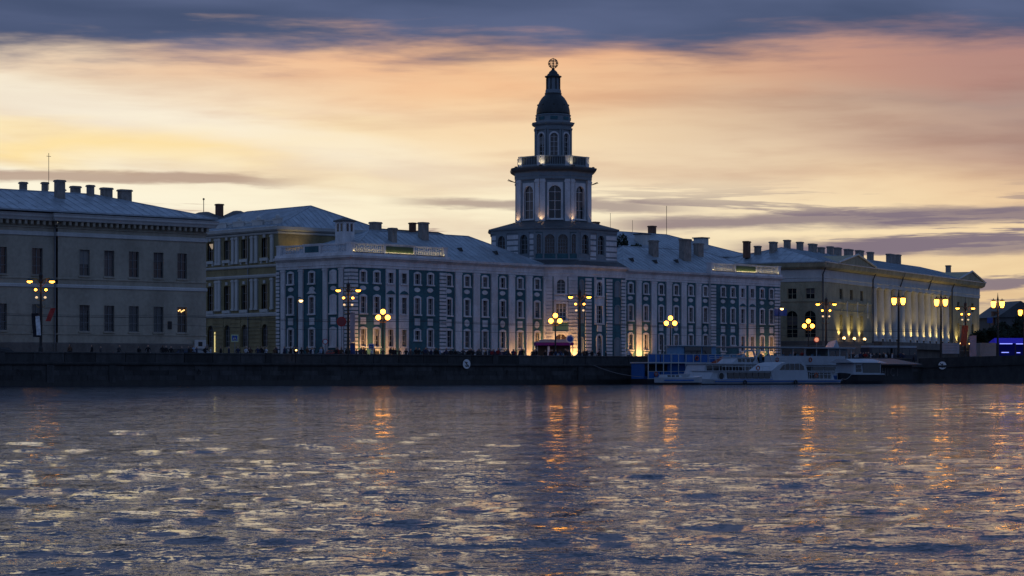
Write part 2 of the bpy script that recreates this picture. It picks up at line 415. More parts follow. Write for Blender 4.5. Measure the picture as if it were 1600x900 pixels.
# ------------------------------------------------------------------ water and ground
QA = R(40); QD = Vector((math.cos(QA), math.sin(QA), 0)); QN = Vector((math.sin(QA), -math.cos(QA), 0))   # quay direction, towards the river
Q0 = Vector((-4.5, 306, 0))
GZ = 2.92; WZ = -.08
def quay(t, inside=0., z=0.):
    p = Q0+QD*t-QN*inside; return (p.x, p.y, z)
T_L, T_R = -125., 89.5
bend = Vector(quay(T_R)); far_r = Vector((150., 353., 0))
wm = bpy.data.materials.new('river_water'); wm.use_nodes = True; T = NT(wm.node_tree); pb = T.n['Principled BSDF']
pb.inputs['Base Color'].default_value = (.012, .020, .042, 1); pb.inputs['Roughness'].default_value = .05
pb.inputs['IOR'].default_value = 1.33; pb.inputs['Specular IOR Level'].default_value = .5
g = T.node('ShaderNodeNewGeometry')
def slopes(rot, sx, sy, scale, det, rough, amp):
    mp = T.node('ShaderNodeMapping'); T.l.new(g.outputs['Position'], mp.inputs[0])
    mp.inputs['Rotation'].default_value = (0,0,rot); mp.inputs['Scale'].default_value = (sx, sy, 1)
    nz = T.noise(mp.outputs[0], scale, det, rough, .4, 'Color')
    s_ = T.node('ShaderNodeVectorMath', operation='SUBTRACT'); T.l.new(nz, s_.inputs[0]); s_.inputs[1].default_value = (.5,.5,.5)
    k = T.node('ShaderNodeVectorMath', operation='MULTIPLY'); T.l.new(s_.outputs[0], k.inputs[0]); k.inputs[1].default_value = (amp*.6, amp, 0)
    return k.outputs[0]
def vadd(a, b):
    n = T.node('ShaderNodeVectorMath', operation='ADD'); T.l.new(a, n.inputs[0])
    if hasattr(b, 'is_output'): T.l.new(b, n.inputs[1])
    else: n.inputs[1].default_value = b
    return n.outputs[0]
sl = vadd(slopes(R(12), .8, 1.1, 24.0, 3, .7, .90), slopes(R(-9), .6, 1.1, 7.0, 4, .7, .85))
sl = vadd(sl, slopes(R(7), .55, 1., 1.5, 4, .7, .40))
sl = vadd(sl, slopes(R(-5), .5, .9, .28, 4, .7, .20))
nn = T.node('ShaderNodeVectorMath', operation='NORMALIZE'); T.l.new(vadd(sl, g.outputs['Normal']), nn.inputs[0])
T.l.new(nn.outputs[0], pb.inputs['Normal'])
water = MB().add([(-3000,-400,WZ-.25),(3000,-400,WZ-.25),(3000,3000,WZ-.25),(-3000,3000,WZ-.25)], [(0,1,2,3)]).build('river_bed_water', wm); water['kind'] = 'structure'
import numpy as np
def wave_patch():
    """rippled river surface; finer cells close to the near bank, coarser towards the far quay"""
    rg = np.random.default_rng(5); nr, nc = 640, 520
    yy = 7.*np.exp(np.linspace(0, math.log(430/7.), nr)); aa = np.linspace(R(-21), R(21), nc)
    Y = np.repeat(yy[:,None], nc, 1); X = Y*np.tan(aa)[None,:]
    step = np.gradient(yy)[:,None]; Zz = np.zeros_like(Y)
    n = 110; lam = np.exp(rg.uniform(math.log(.22), math.log(2.4), n))
    for k in range(n):
        th = R(78)+rg.normal(0, .75); l_ = lam[k]; s_ = .0112*min(1., (.5/l_)**.5)
        fade = np.clip(l_/(2.2*step)-.6, 0, 1)
        Zz += fade*s_*l_/(2*PI)*np.sin(2*PI/l_*(X*math.cos(th)+Y*math.sin(th))+rg.uniform(0, 2*PI))
    patch = 1+.55*np.sin(X*.11+Y*.05+1.)*np.sin(Y*.035-X*.02)
    Zz = Zz*patch+WZ
    co = np.stack([X,Y,Zz], -1).reshape(-1,3)
    i0 = (np.arange(nr-1)[:,None]*nc+np.arange(nc-1)[None,:]).ravel()
    q = np.stack([i0, i0+1, i0+nc+1, i0+nc], 1)
    me = bpy.data.meshes.new('river_water'); me.vertices.add(len(co)); me.vertices.foreach_set('co', co.ravel())
    me.loops.add(q.size); me.loops.foreach_set('vertex_index', q.ravel()); me.polygons.add(len(q))
    me.polygons.foreach_set('loop_start', np.arange(len(q))*4); me.polygons.foreach_set('loop_total', np.full(len(q),4)); me.polygons.foreach_set('use_smooth', np.ones(len(q),dtype=bool)); me.update(); me.validate()
    return me
rw_ = obj('river_water', wave_patch(), wm); rw_['kind'] = 'structure'
M_GROUND = mat('paving', (.10, .095, .09), .9, var=.2)
M_ROAD = mat('asphalt', (.05, .05, .052), .9, var=.2)
a0 = quay(T_L,.3,GZ); b0 = quay(T_R,.3,GZ)
gm = MB(); pl = [(a0[0],a0[1]),(b0[0],b0[1]),(far_r.x,far_r.y+.3),(2500,353.3),(2500,2600),(-2500,2600),(-2500,a0[1])]
gm.prism(pl, -1.5, GZ); grd = gm.build('embankment_pavement', M_GROUND); grd['kind'] = 'structure'
rd = MB(); r0, r1, r2, r3 = quay(T_L,4,GZ+.004), quay(100,4,GZ+.004), quay(100,11.5,GZ+.004), quay(T_L,11.5,GZ+.004)
rd.add([r0,r1,r2,r3], [(0,1,2,3)]); rdo = rd.build('embankment_road', M_ROAD); rdo['kind'] = 'structure'
mk = MB(); t = T_L
while t < 98:
    mk.add([quay(t,7.65,GZ+.008),quay(t+2.2,7.65,GZ+.008),quay(t+2.2,7.8,GZ+.008),quay(t,7.8,GZ+.008)], [(0,1,2,3)]); t += 5.5
mko = mk.build('lane_marking', M_SIGNW); mko['kind'] = 'structure'

# ------------------------------------------------------------------ granite quay
qw = thing('quay_wall', 'long dark granite embankment wall with parapet rising from the river', 'wall', quay(T_L, 0, 0), QA)
LQ = T_R-T_L
b = MB(); b.box(0, LQ, .12, 1.1, -1.2, GZ-.2); b.build('wall_core', M_GRANW, qw)
b = MB(); b.box(0, LQ, -.10, .6, -1.2, .55); b.build('waterline_course', M_GRANW, qw)
b = MB(); b.sweep([(0,0),(LQ,0)], [(-.4,2.30),(.14,2.30),(.22,2.40),(.22,2.56),(.06,2.66),(-.4,2.66)]); b.build('ledge', M_GRAN, qw)
bl = MB(); bl.box(-1.18,1.18,0,.3,0,.56); bl_me = bl.mesh('granite_block'); bl_me.materials.append(M_GRAN)
u_first = (-46-T_L)     # blocks are laid only where the wall can be seen from the river
for c in range(3):
    k = 0
    while True:
        u = u_first-30+2.4*k+(1.2 if c % 2 else 0)
        if u > LQ-1.3: break
        if u > 1.3: obj('granite_block', bl_me, M_GRAN, qw, (u, random.uniform(-.015,.015), .57+c*.575), 0)
        k += 1
ps = MB(); ps.box(-1.96,1.96,.02,.42,0,1.0); ps.sweep([(-1.96,.02),(1.96,.02)], [(0,.95),(.07,.98),(.07,1.12),(.0,1.16),(-.42,1.16)]); ps_me = ps.mesh('parapet_slab'); ps_me.materials.append(M_GRAN)
pp = MB(); pp.box(-.42,.42,-.08,.52,0,1.14); pp.box(-.46,.46,-.12,.56,1.14,1.22); pp_me = pp.mesh('parapet_pier'); pp_me.materials.append(M_GRAN)
u = 2.; k = 0
while u < LQ-2:
    obj('parapet_slab', ps_me, M_GRAN, qw, (u, random.uniform(-.008,.008), 2.66), 0)
    if k % 9 == 4: obj('parapet_pier', pp_me, M_GRAN, qw, (u+2, 0, 2.65), 0)
    u += 4.; k += 1
for u in (62.1, 70.2, 143.):     # taller projecting buttress
    b = MB(); b.box(u-.45,u+.45,-.16,.3,.3,2.32); b.build('buttress', M_GRAN, qw)
for k in range(12):
    b = MB(); b.torus((0,-.1,0), .2, .035, (0,1,0), 14, 5); b.box(-.06,.06,-.12,.02,.12,.3); b.build('mooring_ring', M_IRON, qw, (58+12.*k, -.02, 1.55))
# right-hand stretch climbing to the bridge
d = (far_r-bend); LR = d.length; ar = math.atan2(d.y, d.x)
qr = thing('quay_wall', 'granite embankment wall turning and climbing gently towards the trees', 'wall', (bend.x,bend.y,0), ar)
def slopebox(x0,x1,y0,y1,za0,za1,zb0,zb1):
    return MB().add([(x0,y0,za0),(x1,y0,zb0),(x1,y1,zb0),(x0,y1,za0),(x0,y0,za1),(x1,y0,zb1),(x1,y1,zb1),(x0,y1,za1)],[(0,3,2,1),(4,5,6,7),(0,1,5,4),(1,2,6,5),(2,3,7,6),(3,0,4,7)])
slopebox(-.6,LR,-.1,.6,-1.2,.55,-1.2,.55).build('waterline_course', M_GRANW, qr)
slopebox(-.6,LR,0,.9,.5,2.3,.5,5.0).build('wall_face', M_GRAN, qr)
slopebox(-.6,LR,-.22,.6,2.3,2.62,5.0,5.32).build('ledge', M_GRAN, qr)
slopebox(-.6,LR,.03,.45,2.6,3.8,5.3,6.5).build('parapet', M_GRAN, qr)

def no_anchor_sign(t, rot=QA, label='', p=None, pole=0.):
    loc = p or quay(t, -.3, 2.62)
    s = thing('mooring_sign', label, 'sign', loc, rot)
    b = MB(); n = 24
    b.add([(.62*math.cos(2*PI*k/n), 0, .62*math.sin(2*PI*k/n)) for k in range(n)]+[(.62*math.cos(2*PI*k/n), .05, .62*math.sin(2*PI*k/n)) for k in range(n)],
          [tuple(range(n)), tuple(range(2*n-1,n-1,-1))]+[(k,n+k,n+(k+1)%n,(k+1)%n) for k in range(n)]); b.build('disc', M_SIGNW, s)
    a = MB(); a.box(-.05,.05,-.02,-.004,-.32,.30); a.box(-.16,.16,-.02,-.004,.16,.23)
    pts = [(.30*math.sin(R(w)), -.012, -.05-.27*math.cos(R(w))) for w in range(-75, 76, 15)]; a.tube(pts, .045, 5); a.build('anchor', M_IRON, s)
    r = MB(); r.tube([(-.36,-.03,.36),(.36,-.03,-.36)], .05, 4); r.build('slash', M_IRON, s)
    b = MB(); b.box(-.05,.05,.05,.34,-.05,.05); b.build('bracket', M_IRON, s)
    return s
no_anchor_sign(-2.1, label='round white no anchoring sign on the granite wall below the long teal museum wing')
no_anchor_sign(0, ar, 'round white no anchoring sign on the wall beyond the moored boats', (bend.x+3.0, bend.y-.55, 2.7))

# ------------------------------------------------------------------ museum with the tower
KZ = 2.75
K = thing('museum_building', 'long teal and white baroque museum with an octagonal tower and globe', 'building', (-21.9,316,KZ), math.atan2(.729,.684))
KL, KD = 96.9, 15.2
OUT = [(0,KD),(0,0),(18.4,0),(18.4,.4),(39.35,.4),(43.,-3.),(53.9,-3.),(57.55,.4),(78.5,.4),(78.5,0),(KL,0),(KL,KD)]
win_meshes('kt', .95, 1.42, .22, 'flat', 'seg', 2, 2, ohead=.12)
win_meshes('km', .95, 2.25, .22, 'flat', 'seg', 3, 2, ohead=.14)
win_meshes('kg', .95, 2.35, .22, 'flat', 'seg', 3, 2, ohead=.14)
win_meshes('kgs', .95, 1.3, .22, 'flat', 'seg', 2, 2, ohead=.14)
win_meshes('kr', 1.25, 2.1, .30, 'round', None, 3, 2)
win_meshes('krm', 1.5, 2.5, .30, 'flat', None, 4, 3)
win_meshes('krg', 1.9, 3.6, .42, 'round', None, 4, 4, sill=False)
win_meshes('krs', 1.0, 3.2, .24, 'round', 'round', 3, 2, sill=False)
Z_T, Z_M, Z_G = 11.1, 6.9, 2.36
pan = {}
mbx = MB(); mbx.box(-.52,.52,-.07,.02,-.48,.48); pan['rect'] = mbx.mesh('panel')
def oval(rx, rz):
    b = MB(); n = 20
    b.add([(rx*math.cos(2*PI*k/n), -.07, rz*math.sin(2*PI*k/n)) for k in range(n)]+[(rx*1.1*math.cos(2*PI*k/n), .02, rz*1.1*math.sin(2*PI*k/n)) for k in range(n)], [tuple(range(n))]+[(k,(k+1)%n,n+(k+1)%n,n+k) for k in range(n)])
    return b.mesh('panel')
pan['oval'] = oval(.55,.30); pan['round'] = oval(.48,.48)
mbx = MB(); mbx.box(-.55,.55,-.09,.02,-.5,.35); mbx.box(-.62,.62,-.12,.02,.35,.5); pan['base'] = mbx.mesh('panel')
mbx = MB(); mbx.box(-.36,.36,.0,.02,-.3,.22); vent_me = mbx.mesh('cellar_window')
def panel(fr, u, z, kind, m=M_WHITE): return obj('panel', pan[kind], m, K, fr.at(u,0,z), fr.a)
def bay(fr, u, mid='rect', small=False, blind=False):
    """one column of three windows with its panels; returns the openings it needs"""
    z3 = Z_G+.95 if small else Z_G
    if not blind:
        window(K, fr, u, Z_T, 'kt', M_WHITE); window(K, fr, u, Z_M, 'km', M_WHITE); window(K, fr, u, z3, 'kgs' if small else 'kg', M_WHITE)
        hs = [hole(u,Z_T,.95,1.42), hole(u,Z_M,.95,2.25), hole(u,z3,.95,1.3 if small else 2.35)]
    else:
        hs = []
        for z, h, key in ((Z_T,1.42,'kt'),(Z_M,2.25,'km'),(Z_G,2.35,'kg')):
            obj('blind_window', WIN[key][0], M_WHITE, K, fr.at(u,0,z), fr.a)
            b = MB(); b.box(-.48,.48,-.03,.05,0,h); b.build('blind_panel', M_WHITE, K, fr.at(u,0,z), fr.a)
    panel(fr, u, 10.32, 'oval'); panel(fr, u, 5.85, mid)
    if not small and not blind:
        panel(fr, u, 1.55, 'base')
        b = MB(); b.box(-.40,.40,-.135,-.08,-.35,.2); b.build('cellar_grille', M_IRON, K, fr.at(u,0,1.55), fr.a)
    return hs
def pilaster(fr, u, w, z0=.9, z1=13.05, out=.22):
    b = MB(); b.box(u-w/2,u+w/2,-out,.02,z0,z1); b.box(u-w/2-.08,u+w/2+.08,-out-.08,.02,z0-.9,z0); b.box(u-w/2-.07,u+w/2+.07,-out-.07,.02,z1-.28,z1-.06)
    return b.build('pilaster', M_WHITE, K, fr.at(0,0,0), fr.a)

# end pavilions and wings
for side in (0, 1):
    mir = (lambda u: u) if side == 0 else (lambda u: KL-u)
    frp = Frame(0 if side == 0 else 78.5, 0, 0); off = 0 if side == 0 else 78.5
    us = [mir(v)-off for v in (2.3,4.85,7.5,10.05,12.65,15.2)]; hs = []
    for i, u in enumerate(sorted(us)):
        if i in (2, 3):
            # the two middle columns stand on one tall white panel
            b = MB(); b.box(u-.95,u+.95,-.045,.02,.9,13.05)
            pcs = MB(); zz = [.9, Z_G, Z_G+2.35, Z_M, Z_M+2.25, Z_T, Z_T+1.42, 13.05]
            for j in range(0, 8, 2): pcs.box(u-.95,u+.95,-.05,.02,zz[j],zz[j+1])
            for j in range(1, 7, 2):
                pcs.box(u-.95,u-.47,-.05,.02,zz[j],zz[j+1]); pcs.box(u+.47,u+.95,-.05,.02,zz[j],zz[j+1])
            pcs.build('white_field', M_WHITE, K, frp.at(0,0,0), frp.a)
            window(K, frp, u, Z_T, 'kt', M_WHITE); window(K, frp, u, Z_M, 'km', M_WHITE); window(K, frp, u, Z_G, 'kg', M_WHITE)
            hs += [hole(u,Z_T,.95,1.42), hole(u,Z_M,.95,2.25), hole(u,Z_G,.95,2.35)]
            b = MB(); b.add([(u-.85,-.16,9.62),(u+.85,-.16,9.62),(u+.5,-.16,9.95),(u,-.16,10.12),(u-.5,-.16,9.95),(u-.85,.02,9.62),(u+.85,.02,9.62),(u+.5,.02,9.95),(u,.02,10.12),(u-.5,.02,9.95)],
                  [(0,1,2,3,4),(0,5,6,1),(1,6,7,2),(2,7,8,3),(3,8,9,4),(4,9,5,0)]); b.build('window_pediment', M_TEAL, K, frp.at(0,0,0), frp.a)
        else: hs += bay(frp, u, 'rect', small=(i == 4 if side == 0 else i == 1))
    wall(K, frp, 18.4, -.3, 13.15, hs, M_TEAL)
    for a, c in ((0.,1.25),(17.0,18.4)): quoin_strip(K, frp, a, c, 0, 13.05, M_WHITE)
    frw = Frame(18.4 if side == 0 else 57.55, .4, 0); o2 = frw.x; hs = []
    wu = sorted(mir(19.3+3.7*k)-o2 for k in range(6))
    for i, u in enumerate(wu): hs += bay(frw, u, ('rect','round')[i % 2] if side == 0 else ('rect','round')[(i) % 2])
    wall(K, frw, 20.95, -.3, 13.15, hs, M_TEAL)
    for k in range(6):
        u = mir(21.15+3.7*k)-o2
        pilaster(frw, u if k < 5 else (u-.15 if side == 0 else u+.15), 1.28 if k < 5 else .8)
# short returns
for x in (18.4, 78.5): 
    b = MB(); b.box(x-.02,x+.02,0,.4,0,13.1); b.build('wall_return', M_WHITE, K)
# left end wall, seen obliquely; right end wall
fre = Frame(0, KD, -PI/2); hs = []
for dd, bl_ in ((12.2,False),(7.8,False),(3.43,True)): hs += bay(fre, KD-dd, 'rect', blind=bl_)
wall(K, fre, KD, -.3, 13.15, hs, M_TEAL, 'end_wall')
for dd in (13.7,9.98,4.98,1.76): pilaster(fre, KD-dd, .85)
quoin_strip(K, fre, 0, .7, 0, 13.05, M_WHITE); quoin_strip(K, fre, KD-1.1, KD, 0, 13.05, M_WHITE)
b = MB(); u = KD-7.8; b.add([(u-.95,-.18,9.65),(u+.95,-.18,9.65),(u,-.18,10.4),(u-.95,.02,9.65),(u+.95,.02,9.65),(u,.02,10.4)],[(0,1,2),(0,3,4,1),(1,4,5,2),(2,5,3,0)]); b.build('window_pediment', M_WHITE, K, fre.at(0,0,0), fre.a)
frr = Frame(KL, 0, PI/2); wall(K, frr, KD, -.3, 13.15, [], M_TEAL, 'end_wall')
b = MB(); b.box(.1,KL-.1,KD-.3,KD,-.3,14.5); b.build('rear_wall', M_TEAL, K)
# centre: two slanting faces and a straight one
frs, LS = frame_between((39.35,.4),(43.,-3.)); uc = LS/2+.05
wall(K, frs, LS, -.3, 13.15, [hole(uc,10.5,1.25,2.1), hole(uc,6.5,1.5,2.5), hole(uc,.9,1.9,3.6)], M_WHITE)
window(K, frs, uc, 10.5, 'kr', M_WHITE); window(K, frs, uc, 6.5, 'krm', M_WHITE); window(K, frs, uc, .9, 'krg', M_WHITE, M_GLASSW)
quoin_strip(K, frs, .1, 1.25, 0, 13.05, M_WHITE); quoin_strip(K, frs, LS-1.35, LS, 0, 13.05, M_WHITE)
for a in (1.27, LS-1.52): block(K, frs, a, a+.16, 0, .012, 0, 13.05, M_TEAL, 'teal_strip')
block(K, frs, 1.45, LS-1.55, 0, .015, 4.95, 6.2, M_TEAL, 'teal_strip')
b = MB(); b.add([(uc-1.3,-.2,9.45),(uc+1.3,-.2,9.45),(uc+.7,-.2,9.75),(uc,-.2,10.0),(uc-.7,-.2,9.75),(uc-1.3,.02,9.45),(uc+1.3,.02,9.45),(uc+.7,.02,9.75),(uc,.02,10.0),(uc-.7,.02,9.75)],[(0,1,2,3,4),(0,5,6,1),(1,6,7,2),(2,7,8,3),(3,8,9,4),(4,9,5,0)]); b.build('window_pediment', M_WHITE, K, frs.at(0,0,0), frs.a)
frc = Frame(43., -3., 0); LC = 10.9; cc = 4.9
win_meshes('kc', 1.25, 2.1, .30, 'round', None, 3, 2); win_meshes('kcm', 1.25, 2.6, .30, 'flat', None, 4, 2)
wall(K, frc, LC, -.3, 13.15, [hole(cc,10.3,1.25,2.1), hole(cc,6.2,1.25,2.6), hole(cc,1.2,1.0,3.2)], M_TEAL)
block(K, frc, cc-1.15, cc-.66, 0, .04, 6.0, 13.05, M_WHITE, 'white_field'); block(K, frc, cc+.66, cc+1.15, 0, .04, 6.0, 13.05, M_WHITE, 'white_field'); block(K, frc, cc-.66, cc+.66, 0, .04, 9.0, 10.2, M_WHITE, 'white_field')
window(K, frc, cc, 10.3, 'kc', M_WHITE); window(K, frc, cc, 6.2, 'kcm', M_WHITE); window(K, frc, cc, 1.2, 'krs', M_WHITE); panel(frc, cc, 5.4, 'rect')
def niche(fr, u, z, w, h):
    o = MB(); ol = outline(w, h, 'round'); n = len(ol); ou = outline(w+.34, h+.17, 'round')
    o.add([(x,-.12,q) for x,q in ou]+[(x,-.12,q) for x,q in ol]+[(x,.02,q) for x,q in ou]+[(x,-.03,q) for x,q in ol], [(i,i+1,n+i+1,n+i) for i in range(n-1)]+[(i,2*n+i,2*n+i+1,i+1) for i in range(n-1)]+[(n+i,n+i+1,3*n+i+1,3*n+i) for i in range(n-1)]+[tuple(3*n+i for i in range(n))])
    o.build('blind_niche', M_GREYW, K, fr.at(u,0,z), fr.a)
for u in (.85, 9.0):
    niche(frc, u, 10.2, 1.0 if u > 2 else .7, 2.3); niche(frc, u, 6.1, 1.0 if u > 2 else .7, 2.8); niche(frc, u, .6, 1.2 if u > 2 else .7, 3.4)
for a, c in ((1.7,3.0),(6.5,7.75),(9.9,10.9)): quoin_strip(K, frc, a, c, 0, 13.05, M_WHITE)
frs2, LS2 = frame_between((53.9,-3.),(57.55,.4)); wall(K, frs2, LS2, -.3, 13.15, [], M_TEAL); quoin_strip(K, frs2, 0, 1.2, 0, 13.05, M_WHITE); quoin_strip(K, frs2, LS2-1.2, LS2, 0, 13.05, M_WHITE)
# plinth, entablature and cornice round the whole outline
MB().sweep(OUT, [(0,-.3),(.14,-.3),(.14,.75),(.05,.85),(0,.85)]).build('plinth', M_PLINTH, K)
MB().sweep(OUT, [(0,13.1),(.10,13.1),(.10,13.45),(.18,13.5),(.12,13.6),(.12,14.1),(.28,14.2),(.34,14.3),(.62,14.42),(.66,14.62),(.70,14.72),(0,14.80)]).build('entablature', M_WHITE, K)
# roofs
hip_roof(K, 0, 39.3, .4, KD, 14.82, 18.9, 11.0, 8.5, M_ROOF, ov=.1)
hip_roof(K, 57.6, KL, .4, KD, 14.82, 18.9, 8.5, 11.0, M_ROOF, ov=.1)
# parapets of the end pavilions
for x0 in (0, 78.5):
    MB().box(x0-.35, x0+18.75, -.35, 1.6, 14.7, 15.1).build('parapet_base', M_WHITE, K)
MB().box(-.353, 1.6, 1.61, KD, 14.7, 15.1).build('parapet_base', M_WHITE, K)
for x0 in (0, 78.5):
    fb = Frame(x0, .25, 0)
    for u in (.25, 18.15): block(K, fb, u-.42, u+.42, -.4, .4, 15.1, 16.5, M_WHITE, 'pedestal', .06)
    balustrade(K, fb, .7, 6.2, 15.1, 1.35, M_WHITE); balustrade(K, fb, 12.2, 17.7, 15.1, 1.35, M_WHITE)
    block(K, fb, 6.2, 12.2, -.3, .3, 15.1, 16.5, M_WHITE, 'parapet_panel', .06); block(K, fb, 6.6, 11.8, .3, .33, 15.35, 16.2, M_GREENP, 'panel_field')
fb = Frame(.25, KD, -PI/2)
block(K, fb, .1, 1.0, -.4, .4, 15.1, 16.5, M_WHITE, 'pedestal', .06); balustrade(K, fb, 1.0, 5.6, 15.1, 1.35, M_WHITE)
block(K, fb, 5.6, 9.2, -.3, .3, 15.1, 16.5, M_WHITE, 'parapet_panel', .06); block(K, fb, 6.0, 8.8, .3, .33, 15.35, 16.2, M_TEAL, 'panel_field'); balustrade(K, fb, 9.2, 14.4, 15.1, 1.35, M_WHITE)
for x, y, z, w, d_, h in ((12.8,8.6,18.6,1.5,1.0,1.6),(12.6,4.9,17.2,1.0,.8,2.0),(20.0,6.2,18.2,1.3,.9,2.2),(70.5,5.2,17.6,1.3,1.,2.3),(77.5,4.4,17.2,1.9,1.,3.2),(83.2,6.2,18.0,1.4,1.,2.0)): chimney(K, x, y, z, w, d_, h)
for x, y, z in ((24.5,3.2,16.3),(31.5,2.8,16.1),(62.5,3.,16.2),(68.,2.8,16.1),(74.,3.4,16.4)):
    b = MB(); b.add([(x-.32,y-.3,z),(x+.32,y-.3,z),(x,y-.3,z+.55),(x,y+1.0,z+.5),(x-.32,y+.5,z),(x+.32,y+.5,z)],[(0,1,2),(0,2,3,4),(1,5,3,2)]); b.build('roof_vent', M_IRON, K)
# white roof lantern at the left end
lan = MB().box(-.95,.95,-.95,.95,-3.,1.6).build('roof_lantern', M_WHITE, K, (5.6,7.2,18.2))
b = MB(); b.box(-1.15,1.15,-1.15,1.15,1.6,1.8); b.prism([(-1.05,-1.05),(1.05,-1.05),(1.05,1.05),(-1.05,1.05)],1.8,2.2,[(-.15,-.15),(.15,-.15),(.15,.15),(-.15,.15)]); b.build('cap', M_ROOFD, lan)
for x in (-.55, .2): b = MB(); b.box(x,x+.38,-.98,-.955,.25,1.35); b.build('pane', M_GLASS[0], lan); b = MB(); b.box(-.98,-.955,x,x+.38,.25,1.35); b.build('pane', M_GLASS[0], lan)

# --- tower
TX, TY = 48.45, 6.8
def chsq(hs_, cut): return [(TX-hs_,TY+hs_-cut),(TX-hs_,TY-hs_+cut),(TX-hs_+cut,TY-hs_),(TX+hs_-cut,TY-hs_),(TX+hs_,TY-hs_+cut),(TX+hs_,TY+hs_-cut),(TX+hs_-cut,TY+hs_),(TX-hs_+cut,TY+hs_)]
def octo(ap, ph=PI/8): r = ap/math.cos(PI/8); return [(TX+r*math.cos(PI+PI/8+k*PI/4-PI/4), TY+r*math.sin(PI+PI/8+k*PI/4-PI/4)) for k in range(8)]
# skirt roof between the facade cornice and the attic
skirt = MB(); lo = [(38.9,9),(38.9,.4),(42.9,-3.4),(54.0,-3.4),(58.0,.4),(58.0,9)]; hi = [(39.3,9),(39.3,2.6),(43.9,-2.1),(53.0,-2.1),(57.7,2.6),(57.7,9)]
skirt.add([(x,y,14.78) for x,y in lo]+[(x,y,15.7) for x,y in hi], [(i,i+1,7+i,6+i) for i in range(5)]); skirt.build('skirt_roof', M_ROOFD, K)
AT = chsq(9.0, 4.7); ZA0, ZA1 = 14.7, 20.3
win_meshes('ta', 1.5, 2.9, .33, 'round', None, 3, 2, sill=False); win_meshes('tb', .62, 2.9, .2, 'round', None, 3, 2, sill=False); win_meshes('tc', 1.45, 2.9, .32, 'round', None, 4, 4, sill=False)
for i in range(8):
    p, q = AT[i], AT[(i+1)%8]; fr, L = frame_between(p, q); hs = []; ws = []
    if i in (1, 3): ws = [(.72,'tb',.62),(2.35,'tc',1.45),(4.3,'tc',1.45),(5.93,'tb',.62)]
    elif i in (0, 2, 4): ws = [(1.4,'ta',1.5),(5.0,'ta',1.5)] if i else [(2.0,'ta',1.5),(6.6,'ta',1.5)]
    for u, k, w in ws: window(K, fr, u, 16.5, k, M_GREYW); hs.append(hole(u,16.5,w,2.9))
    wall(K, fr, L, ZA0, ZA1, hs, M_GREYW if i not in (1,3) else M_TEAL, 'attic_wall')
    if i in (0, 2, 4):
        ed = [0]+sorted([x for u, k, w in ws for x in (u-1.15,u+1.15)])+[L]
        for a, c in zip(ed[::2], ed[1::2]):
            if c-a > .3: quoin_strip(K, fr, a+.02, c-.02, 15.4, 19.6, M_WHITE, .1, .85)
    if i in (1, 3):
        for u in (.1, 1.42, 3.32, 5.2, 6.5): block(K, fr, u-.12, u+.12, 0, .1, 15.4, 20.0, M_GREYW, 'pilaster')
MB().sweep(AT, [(0,15.2),(.22,15.25),(.22,15.7),(0,15.8)], True).build('string_course', M_GREYW, K)
MB().sweep(AT, [(0,19.7),(.12,19.75),(.15,20.1),(.42,20.25),(.48,20.42),(0,20.5)], True).build('attic_cornice', M_GREYW, K)
def xpoly(p, k): return [(TX+(x-TX)*k, TY+(y-TY)*k) for x, y in p]
b = MB(); b.prism(xpoly(AT,1.055), 20.43, 21.75, octo(5.3)); b.build('attic_roof', M_ROOFD, K)
# drum
ap = 5.45; D8 = octo(ap)
win_meshes('td', 1.9, 5.0, .22, 'round', None, 3, 2, sill=True, ohead=.25); win_meshes('tl', 1.15, 3.5, .24, 'round', 'round', 4, 2, sill=False)
for i in range(8):
    fr, L = frame_between(D8[i], D8[(i+1)%8])
    front = i in (0,1,2,3,4)
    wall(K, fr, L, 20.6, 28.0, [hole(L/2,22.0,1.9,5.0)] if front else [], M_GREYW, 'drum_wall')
    if front: window(K, fr, L/2, 22.0, 'td', M_WHITE, M_GLASS[0] if i != 0 else M_GLASS[1])
    b = MB(); b.box(0,.75,-.28,.05,21.4,28.0); b.box(L-.75,L,-.28,.05,21.4,28.0); b.box(-.05,.83,-.36,.05,27.5,27.8); b.box(L-.83,L+.05,-.36,.05,27.5,27.8); b.box(-.1,.86,-.38,.05,20.9,21.5); b.box(L-.86,L+.1,-.38,.05,20.9,21.5); b.build('pilaster', M_WHITE, K, fr.at(0,0,0), fr.a)
MB().sweep(D8, [(0,20.6),(.34,20.65),(.34,21.25),(0,21.35)], True).build('drum_base', M_GREYW, K)
MB().sweep(D8, [(0,27.95),(.32,28.),(.32,28.45),(.38,28.5),(.38,29.0),(.55,29.15)], True).build('drum_frieze', M_GREYW, K)
MB().sweep(D8, [(.0,29.1),(.6,29.15),(.95,29.4),(1.05,29.65),(1.05,29.78),(.3,29.98),(-3.,30.0)], True).build('drum_cornice', M_ROOFD, K)
B8 = octo(5.25)
for i in range(8):
    fr, L = frame_between(B8[i], B8[(i+1)%8])
    block(K, fr, .02, .62, -.25, .12, 29.95, 31.55, M_WHITE, 'pedestal', .04); block(K, fr, L-.62, L-.02, -.25, .12, 29.95, 31.55, M_WHITE, 'pedestal', .04)
    b = MB(); b.box(.62,L-.62,-.1,.08,31.35,31.55); b.box(.62,L-.62,-.1,.08,29.95,30.25)
    n = 9
    for k in range(n): u = .62+(k+.5)*(L-1.24)/n; b.box(u-.05,u+.05,-.03,.03,30.2,31.4)
    b.build('balcony_railing', M_GREYW, K, fr.at(0,0,0), fr.a)
    b = MB(); b.box(.62,L-.62,.09,.11,30.25,31.35); b.build('railing_back', M_ROOFD, K, fr.at(0,0,0), fr.a)
